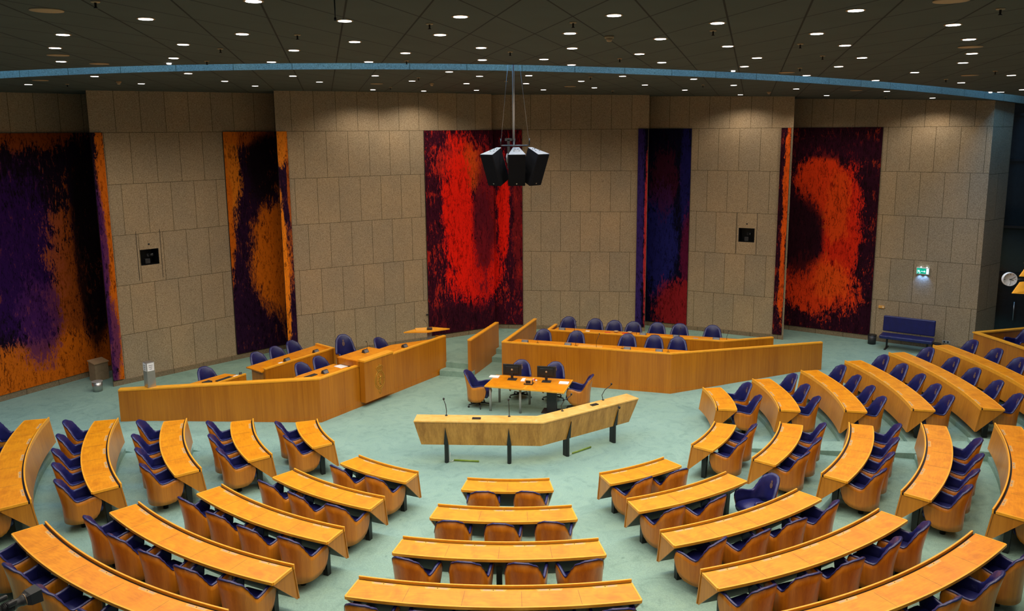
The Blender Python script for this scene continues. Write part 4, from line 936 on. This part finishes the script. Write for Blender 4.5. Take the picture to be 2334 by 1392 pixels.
UNSEEN = [(-9.5, -4.5), (-9.0, -8), (-6.5, -11.5), (-3.5, -13.5), (0, -13.2), (3.5, -13.5), (6.8, -11.5), (9.3, -8), (-1.8, -16), (1.8, -16), (-5.5, -16), (5.5, -16), (10.8, -5.2), (-11.3, -3.0), (0, -18.5), (-4, -18.5), (4, -18.5)]  # unseen downlights, added overhead to light the hall
spot = bpy.data.lights.new('downlight_beam', 'SPOT'); spot.energy = LAMP_W; spot.color = LAMP_COL; spot.spot_size = R(148); spot.spot_blend = 0.6; spot.shadow_soft_size = 0.07
def downlight(lab):
    t = thing('ceiling_downlight', lab, 'ceiling light', (0, 0, 0), 0, 'round ceiling downlights')
    MB().lathe([(.073, .0), (.095, -.003), (.097, .004), (.073, .008)], (0, 0, -.004), 24).build('trim_ring', M['beige'], t)
    MB().lathe([(.001, .0), (.074, .0), (.074, .004), (.001, .004)], (0, 0, -.010), 24, 0, False).build('lamp_glass', M['lamp'], t)
    l = bpy.data.objects.new('beam', spot); COL.objects.link(l); l.parent = t; l.location = (0, 0, -.03)
    return t
def zone(x, y):
    return 'beyond the bright slot' if y > far_y(x) - .3 else 'before the bright slot'
lit = {}
d0 = None
rows = {}
for x, y in DL: rows.setdefault((zone(x, y), int((y + 12) // 1.6)), []).append((x, y))
keys = sorted(rows); cnt = {}
for k_ in keys:
    z_ = k_[0]; cnt[z_] = cnt.get(z_, 0) + 1
    for i, (x, y) in enumerate(sorted(rows[k_])):
        lab = 'lit downlight in the ceiling %s, row %s, %s from the orange-painting side' % (z_, NUM[cnt[z_] - 1], ORD[i])
        if d0 is None: d0 = downlight(lab); d0.location = (x, y, zc(x))
        else: dup(d0, (x, y, zc(x)), 0, lab)
for x, y in UNSEEN: dup(d0, (x, y, zc(x)), 0, 'added lit downlight overhead behind the seats, out of the picture')
M['tiny'] = M['lamp']
for i, (x, y) in enumerate(((-6.07, -4.56), (4.33, -2.72), (12.1, 1.75))):
    tag(MB().lathe([(.001, 0), (.035, 0), (.04, .02), (.001, .02)], (x, y, zc(x) - .02), 14).build('pin_spotlight', M['lamp']), 'tiny lit pin spot at the ceiling slot edge, %s' % ('orange-painting side', 'in the middle', 'blue-bench side')[i], 'ceiling light', 'tiny pin spots')
c0 = None
CV = [(-4.74, -10.76), (-7.06, -6.3), (-7.21, -4.72), (-10.2, -1.24), (-3.53, 2.24), (1.56, 3.61), (3.96, -11.48), (6.25, -7.73), (8.92, -2.97), (5.46, -2.53), (9.17, 2.93)]
CVL = ['large tan ceiling speaker at the picture top, orange-painting side', 'tan round ceiling speaker between two downlights, orange-painting side', 'tan round ceiling speaker just before the slot, orange-painting side', 'tan round ceiling speaker beyond the slot above the violet painting',
       'tan round ceiling speaker above the stone wall behind the dais', 'tan round ceiling speaker above the middle stone wall', 'tan round ceiling speaker cut off by the picture top, bench side', 'tan round ceiling speaker among three downlights, bench side', 'tan round ceiling speaker before the slot over the blue bench side', 'small tan ceiling speaker against the slot edge, bench side', 'tan round ceiling speaker beyond the slot near the crescent painting']
for (x, y), lab in zip(CV, CVL):
    if c0 is None:
        c0 = thing('ceiling_speaker', lab, 'ceiling speaker', (x, y, zc(x)), 0, 'tan round ceiling speakers')
        MB().lathe([(.12, -.012), (.155, -.010), (.158, .0), (.12, .0)], (0, 0, 0), 32).build('rim', M['beige'], c0)
        MB().lathe([(.001, -.009), (.118, -.009), (.118, 0), (.001, 0)], (0, 0, 0), 32).build('grille', M['beige'], c0)
    else: dup(c0, (x, y, zc(x)), 0, lab)
c0 = None
for i, (x, y) in enumerate([(-8.96, -0.31), (1.18, -8.38), (-2.1, 2.13), (7.39, 4.71)]):
    lab = 'tan conical smoke detector on the ceiling ' + ['above the violet painting', 'before the slot near the middle', 'beyond the slot above the dais', 'above the wall behind the ministers'][i]
    if c0 is None:
        c0 = thing('smoke_detector', lab, 'smoke detector', (x, y, zc(x)), 0, 'ceiling smoke detectors')
        MB().lathe([(.001, 0), (.06, 0), (.06, -.03), (.001, -.03)], (0, 0, 0), 18).build('base', M['beige'], c0)
        MB().lathe([(.001, -.03), (.048, -.03), (.030, -.07), (.001, -.075)], (0, 0, 0), 18).build('sensor', M['beige'], c0)
    else: dup(c0, (x, y, zc(x)), 0, lab)
c0 = None
SP = [(-4.0, -11.27), (-2.81, -8.53), (-4.36, -6.89), (-5.29, -4.89), (-10.34, 0.1), (-1.03, -9.56), (0.61, -9.71), (-0.1, -6.22), (-1.91, -4.61), (1.75, -5.15), (-2.2, -0.08), (1.72, -0.44), (-0.19, 1.4), (-3.43, 4.01), (3.01, 5.79), (2.36, -9.06), (4.67, -11.06), (3.9, -7.71), (4.83, -6.08), (5.32, -3.68), (8.78, -4.05), (9.06, -1.82), (4.86, 2.09), (11.15, 5.52)]
sr = {}
for x, y in SP: sr.setdefault((zone(x, y), int((y + 12) // 2.5)), []).append((x, y))
cnt = {}
for k_ in sorted(sr):
    cnt[k_[0]] = cnt.get(k_[0], 0) + 1
    for i, (x, y) in enumerate(sorted(sr[k_])):
        lab = 'small sprinkler in the ceiling %s, row %s, %s from the orange-painting side' % (k_[0], NUM[cnt[k_[0]] - 1], ORD[i])
        if c0 is None:
            c0 = thing('ceiling_sprinkler', lab, 'sprinkler', (x, y, zc(x)), 0, 'ceiling sprinklers')
            MB().lathe([(.001, 0), (.045, 0), (.040, -.012), (.001, -.014)], (0, 0, 0), 16).build('escutcheon', M['beige'], c0)
            MB().lathe([(.001, -.01), (.012, -.01), (.010, -.055), (.020, -.06), (.020, -.066), (.001, -.066)], (0, 0, 0), 10).build('nozzle', M['black'], c0)
        else: dup(c0, (x, y, zc(x)), 0, lab)
tag(MB().tube([(-1.76, -11.26, zc(-1.76)), (-1.76, -11.26, zc(-1.76) - .17)], .006, 6).lathe([(.001, 0), (.012, 0), (.012, .03), (.001, .03)], (-1.76, -11.26, zc(-1.76) - .19), 10).build('hanging_rod', M['black']), 'short thin black rod hanging from the ceiling', 'rod')

# ---------------------------------------------------------------- fittings on the stone walls
for i, (nm, u0, u1, z0, z1, lab) in enumerate((('wall_dais_side', 1.03, 1.545, 3.60, 4.045, 'dark square camera niche in the stone wall between the orange paintings'), ('wall_behind_ministers', 3.50, 4.023, 3.53, 4.00, 'dark square camera niche in the stone wall behind the ministers'))):
    A, d, n, L = WD[nm]; rz_ = wall_rot(nm); um = (u0 + u1) / 2; c = on_wall(nm, um, z0)
    t = thing('camera_niche', lab, 'niche', c, rz_, 'camera niches in the stone')
    w, h = u1 - u0, z1 - z0; D = .5
    MB().add([(-w / 2, 0, 0), (w / 2, 0, 0), (w / 2, 0, h), (-w / 2, 0, h), (-w / 2, D, 0), (w / 2, D, 0), (w / 2, D, h), (-w / 2, D, h)], [(0, 4, 5, 1), (1, 5, 6, 2), (2, 6, 7, 3), (3, 7, 4, 0), (4, 7, 6, 5)]).build('recess_lining', M['black'], t)
    MB().box((-.33, -.002, h / 2 + .06), (.012, .006, 1.38)).box((.33, -.002, h / 2 + .06), (.012, .006, 1.38)).build('panel_gap', M['black'], t)
    MB().lathe([(.001, 0), (.026, 0), (.026, .006), (.001, .006)], (0, 0, 0), 16).xf(Matrix.Translation((0, -.001, h + .14)) @ Matrix.Rotation(PI / 2, 4, 'X')).build('sensor_hole', M['black'], t)
    k = thing('remote_camera', 'dark remote camera inside the niche ' + ('between the orange paintings' if i == 0 else 'behind the ministers'), 'camera', (c.x, c.y, z0), rz_, 'remote cameras in the niches')
    MB().box((-.02, .16, .09), (.14, .12, .14)).build('base', M['dark'], k, bevel=.01)
    MB().lathe([(.001, -.06), (.05, -.045), (.065, 0), (.05, .045), (.001, .06)], (.03, .18, .25), 18).build('head', M['dark'], k)
    MB().tube([(.03, .16, .26), (.13, .07, .27)], [.04, .048], 14).build('lens', M['black'], k)
nm = 'wall_bench_side'
ex = thing('exit_sign', 'lit green emergency exit sign with running figure and arrow, on the stone wall', 'sign', on_wall(nm, 4.36, 2.68), wall_rot(nm))
MB().box((0, -.045, .11), (.37, .07, .22)).build('case', M['white'], ex, bevel=.008)
MB().box((-.04, -.083, .11), (.27, .004, .17)).build('green_field', M['exit_green'], ex)
MB().box((.135, -.083, .11), (.06, .004, .16)).build('door_symbol', M['exit_white'], ex)
mb = MB()
for a, b, r in (((-.13, .13), (-.10, .10), .010), ((-.10, .10), (-.13, .07), .009), ((-.13, .07), (-.165, .07), .008), ((-.10, .10), (-.075, .07), .009), ((-.075, .07), (-.085, .03), .008), ((-.13, .13), (-.16, .12), .007), ((-.12, .135), (-.09, .125), .007)):
    mb.tube([(a[0], -.087, a[1]), (b[0], -.087, b[1])], r, 6)
mb.lathe([(.001, 0), (.014, 0), (.014, .004), (.001, .004)], (0, 0, 0), 12).build('running_figure', M['exit_white'], ex)
MB().tube([(-.05, -.087, .10), (.07, -.087, .10)], .007, 6).tube([(.04, -.087, .125), (.072, -.087, .10), (.04, -.087, .075)], .007, 6).build('arrow', M['exit_white'], ex)
for x in (-.06, .11): MB().lathe([(.001, 0), (.014, 0), (.014, .02), (.001, .02)], (x, -.05, .22), 10).build('led_lamp', M['led'], ex)
for x in (-.08, .08):
    l = bpy.data.lights.new('exit_sign_glow', 'SPOT'); l.energy = 7.0; l.color = (.14, .36, 1); l.spot_size = R(95); l.spot_blend = .8; l.shadow_soft_size = .02
    o = bpy.data.objects.new('exit_sign_glow', l); COL.objects.link(o); o.parent = ex; o.location = (x, -.09, -.02); o.rotation_euler = (R(30), 0, 0)
w_ = on_wall(nm, 3.22, 1.45)
sb = thing('thermostat_box', 'small cream box on the stone wall beside the crescent painting', 'thermostat', w_, wall_rot(nm)); MB().box((0, -.02, .04), (.18, .04, .085)).build('cover', M['inlay'], sb, bevel=.006)
MB().box((.05, -.042, .04), (.04, .004, .03)).build('dial', M['white'], sb)
sk = thing('wall_socket', 'dark double wall socket low on the stone beside the blue bench', 'socket', on_wall(nm, 5.17, .55), wall_rot(nm)); MB().box((0, -.01, .04), (.22, .02, .08)).build('plate', M['grey'], sk)
for x in (-.05, .05): MB().lathe([(.001, 0), (.028, 0), (.028, .006), (.001, .006)], (0, 0, 0), 12).xf(Matrix.Translation((x, -.02, .04)) @ Matrix.Rotation(PI / 2, 4, 'X')).build('outlet', M['black'], sk)
tag(MB().lathe([(.001, -.03), (.03, -.02), (.035, .0), (.03, .02), (.001, .03)], on_wall('wall_behind_dais', 4.64, 1.24, .05), 12).build('wall_button', M['black']), 'small black knob on the stone edge beside the scarlet painting', 'knob')

# bench, bins, little stone cabinet
d6 = WD[nm][1]; n6 = WD[nm][2]; rb = wall_rot(nm)
bn = thing('waiting_bench', 'royal blue upholstered bench with straight back on black legs, against the stone wall', 'bench', (12.42, 5.62, .33), rb)
def bpx(mb): return mb
MB().box((0, -.24, .42), (1.52, .52, .11)).build('seat', M['bench'], bn, bevel=.035, segs=4)
MB().box((0, .06, .76), (1.50, .10, .50), 0, 0, R(-6)).build('backrest', M['bench'], bn, bevel=.035, segs=4)
for x in (-.58, .58):
    MB().box((x, -.12, .20), (.05, .06, .34)).box((x, -.16, .012), (.06, .56, .024)).box((x, .0, .38), (.05, .3, .04)).build('leg', M['black'], bn, bevel=.004)
for lab, x, y in (('black mesh waste bin on the carpet between the crescent painting and the bench', 11.62, 6.35), ('black waste bin half hidden behind the end of the blue bench', 13.12, 5.20)):
    t = thing('waste_bin', lab, 'bin', (x, y, .33), 0, 'black waste bins by the bench')
    MB().lathe([(.001, .0), (.12, 0), (.135, .30), (.125, .30), (.11, .015), (.001, .015)], (0, 0, 0), 24).build('body', M['dark'], t)
    MB().lathe([(.128, .295), (.140, .295), (.140, .31), (.128, .31)], (0, 0, 0), 24).build('rim', M['black'], t)
t = thing('metal_bin', 'round steel waste bin on the carpet at the foot of the violet and orange painting', 'bin', (-11.42, 2.18, .33))
MB().lathe([(.001, .0), (.12, 0), (.135, .27), (.125, .27), (.11, .015), (.001, .015)], (0, 0, 0), 24).build('body', M['steel'], t)
MB().lathe([(.126, .262), (.141, .262), (.141, .28), (.126, .28)], (0, 0, 0), 24).build('rim', M['grey'], t)
t = thing('low_cabinet', 'small beige cabinet with a sloping lid in the wall corner behind the steel bin', 'cabinet', (-11.90, 3.25, .33), R(58))
M['cab'] = flat('sandy_board', (.30, .21, .12), .7)
MB().prism([(-.20, -.15), (.20, -.15), (.20, .15), (-.20, .15)], 0, [.50, .50, .56, .56]).build('body', M['cab'], t); MB().prism([(-.22, -.17), (.22, -.17), (.22, .17), (-.22, .17)], [.50, .50, .565, .565], [.525, .525, .59, .59]).build('lid', M['beige'], t)

# ---------------------------------------------------------------- dark glazed opening, clock and gallery fins at the edge
op = MB(); D0 = Vector((15.44, 6.46)); D1 = Vector((24.0, 2.0))
op.prism([tuple(D0), tuple(D1), (24, 2.2), (15.44, 6.7)], -0.1, 9.0)
M['smoke'] = flat('dark_smoked_glass', (.012, .018, .020), .15); struct(op.build('wall_entrance', M['smoke']))
fm = MB()
for k_ in range(8):
    p = D0 + (D1 - D0) * (k_ / 8 + .01); fm.box((p.x, p.y - .05, 4.3), (.10, .08, 8.6), math.atan2(-4.46, 8.56))
dd = (D1 - D0)
for z in (2.6, 4.1, 6.2, 7.6): fm.extr([(-.02, z), (-.02, z + .08), (-.08, z + .08), (-.08, z)], tuple(D0), tuple(D1))
struct(fm.build('door_1', M['black']))
tag(MB().tube([(15.95, 6.02, 1.15), (15.95, 6.02, 1.75)], .016, 8).build('door_handle', M['steel']), 'slim upright steel handle on the dark glazed door', 'handle')
ck = thing('wall_clock', 'round white station style clock with black hands beside the gallery boards', 'clock', (12.76, 1.3, 3.38), R(-8))
xr = Matrix.Rotation(PI / 2, 4, 'X')
MB().lathe([(.001, -.05), (.17, -.05), (.176, -.03), (.176, .05), (.165, .055), (.160, .045), (.001, .045)], (0, 0, 0), 40).xf(xr).build('case', M['white'], ck)
mb = MB()
for i in range(12):
    a = 2 * PI * i / 12; r0 = .125 if i % 3 else .115
    mb.tube([(r0 * math.sin(a), -.047, r0 * math.cos(a)), (.15 * math.sin(a), -.047, .15 * math.cos(a))], .003 if i % 3 else .005, 4)
mb.build('hour_marks', M['black'], ck)
for nm_h, a, l, r in (('hour_hand', R(104), .085, .007), ('minute_hand', R(62), .125, .005), ('second_hand', R(170), .13, .0025)):
    MB().tube([(-.02 * math.sin(a), -.052, -.02 * math.cos(a)), (l * math.sin(a), -.052, l * math.cos(a))], r, 6).build(nm_h, M['black'], ck)
MB().tube([(.15, 0.0, -.02), (.42, .05, -.02)], .03, 8).build('bracket', M['dark'], ck)
gl = thing('gallery_balustrade', 'edge of a wooden gallery with three slanted honey boards, above the last desk row', 'balustrade', (13.4, .6, 3.6))
for i, (z, x0) in enumerate(((3.42, 12.22), (3.84, 12.36), (4.17, 12.45))):
    MB().add([(x0, .25, z - .20), (x0 + 2.4, -.1, z - .32), (x0 + 2.4, .25, z + .30), (x0 + .30, .45, z + .04), (x0, .30, z - .205), (x0 + 2.4, -.05, z - .325), (x0 + 2.4, .3, z + .295), (x0 + .30, .5, z + .035)],
             [(0, 1, 2, 3), (7, 6, 5, 4), (0, 4, 5, 1), (1, 5, 6, 2), (2, 6, 7, 3), (3, 7, 4, 0)]).build('slanted_board', M['edge'], gl, world=True)
MB().prism([(12.75, .5), (14.9, .25), (14.9, .6), (12.9, .8)], 3.2, 4.3).build('backing', M['black'], gl, world=True)
MB().box((14.3, .5, 1.9), (.2, .2, 2.8)).build('post', M['black'], gl, world=True)

# ---------------------------------------------------------------- broadcast camera on its column, close to the viewer
TVX, TVY, TVZ = -3.068, -14.634, 4.442
tv = thing('broadcast_camera', 'black broadcast television camera with ribbed zoom lens and square hood on a column', 'camera', (TVX - .14 * .616, TVY - .14 * .788, .686), R(-38))
cz = TVZ - .686
def L_(mb): return mb.xf(Matrix.Translation((0, 0, cz)) @ Matrix.Rotation(R(4), 4, 'X') @ Matrix.Scale(.56, 4))
L_(MB().box((0, -.26, 0), (.16, .34, .20))).build('body', M['dark'], tv, bevel=.02)
yx = Matrix.Rotation(-PI / 2, 4, 'X')
L_(MB().lathe([(.001, -.1), (.055, -.1), (.06, .0), (.058, .05), (.048, .06), (.05, .10), (.060, .12), (.062, .17), (.001, .17)], (0, 0, 0), 28).xf(yx)).build('zoom_lens', M['dark'], tv)
rb_ = MB()
for i in range(7): rb_.lathe([(.0575, 0), (.0635, 0), (.0635, .006), (.0575, .006)], (0, 0, -.06 + i * .014), 28)
L_(rb_.xf(yx)).build('focus_ring', M['black'], tv)
L_(MB().lathe([(.060, 0), (.066, 0), (.066, .005), (.060, .005)], (0, 0, .145), 28).xf(yx)).build('bright_ring', M['beige'], tv)
hd = MB().loft([[(x * w, y, z * w) for x, z in ((-1, -.8), (1, -.8), (1, .8), (-1, .8))] for w, y in ((.062, .15), (.080, .19), (.090, .30), (.084, .30), (.074, .20))], 0, False)
L_(hd).build('lens_hood', M['dark'], tv, bevel=.006)
L_(MB().box((.0, -.08, .125), (.05, .16, .05)).box((.09, .0, .07), (.05, .10, .06))).build('viewfinder', M['dark'], tv, bevel=.01)
MB().tube([(0, -.12, 2.2), (0, -.12, cz - .05)], .035, 16).build('column', M['dark'], tv)
MB().lathe([(.001, 0), (.20, 0), (.18, .05), (.07, .1), (.05, 2.3), (.001, 2.3)], (0, -.12, 0), 20).build('pedestal', M['dark'], tv)
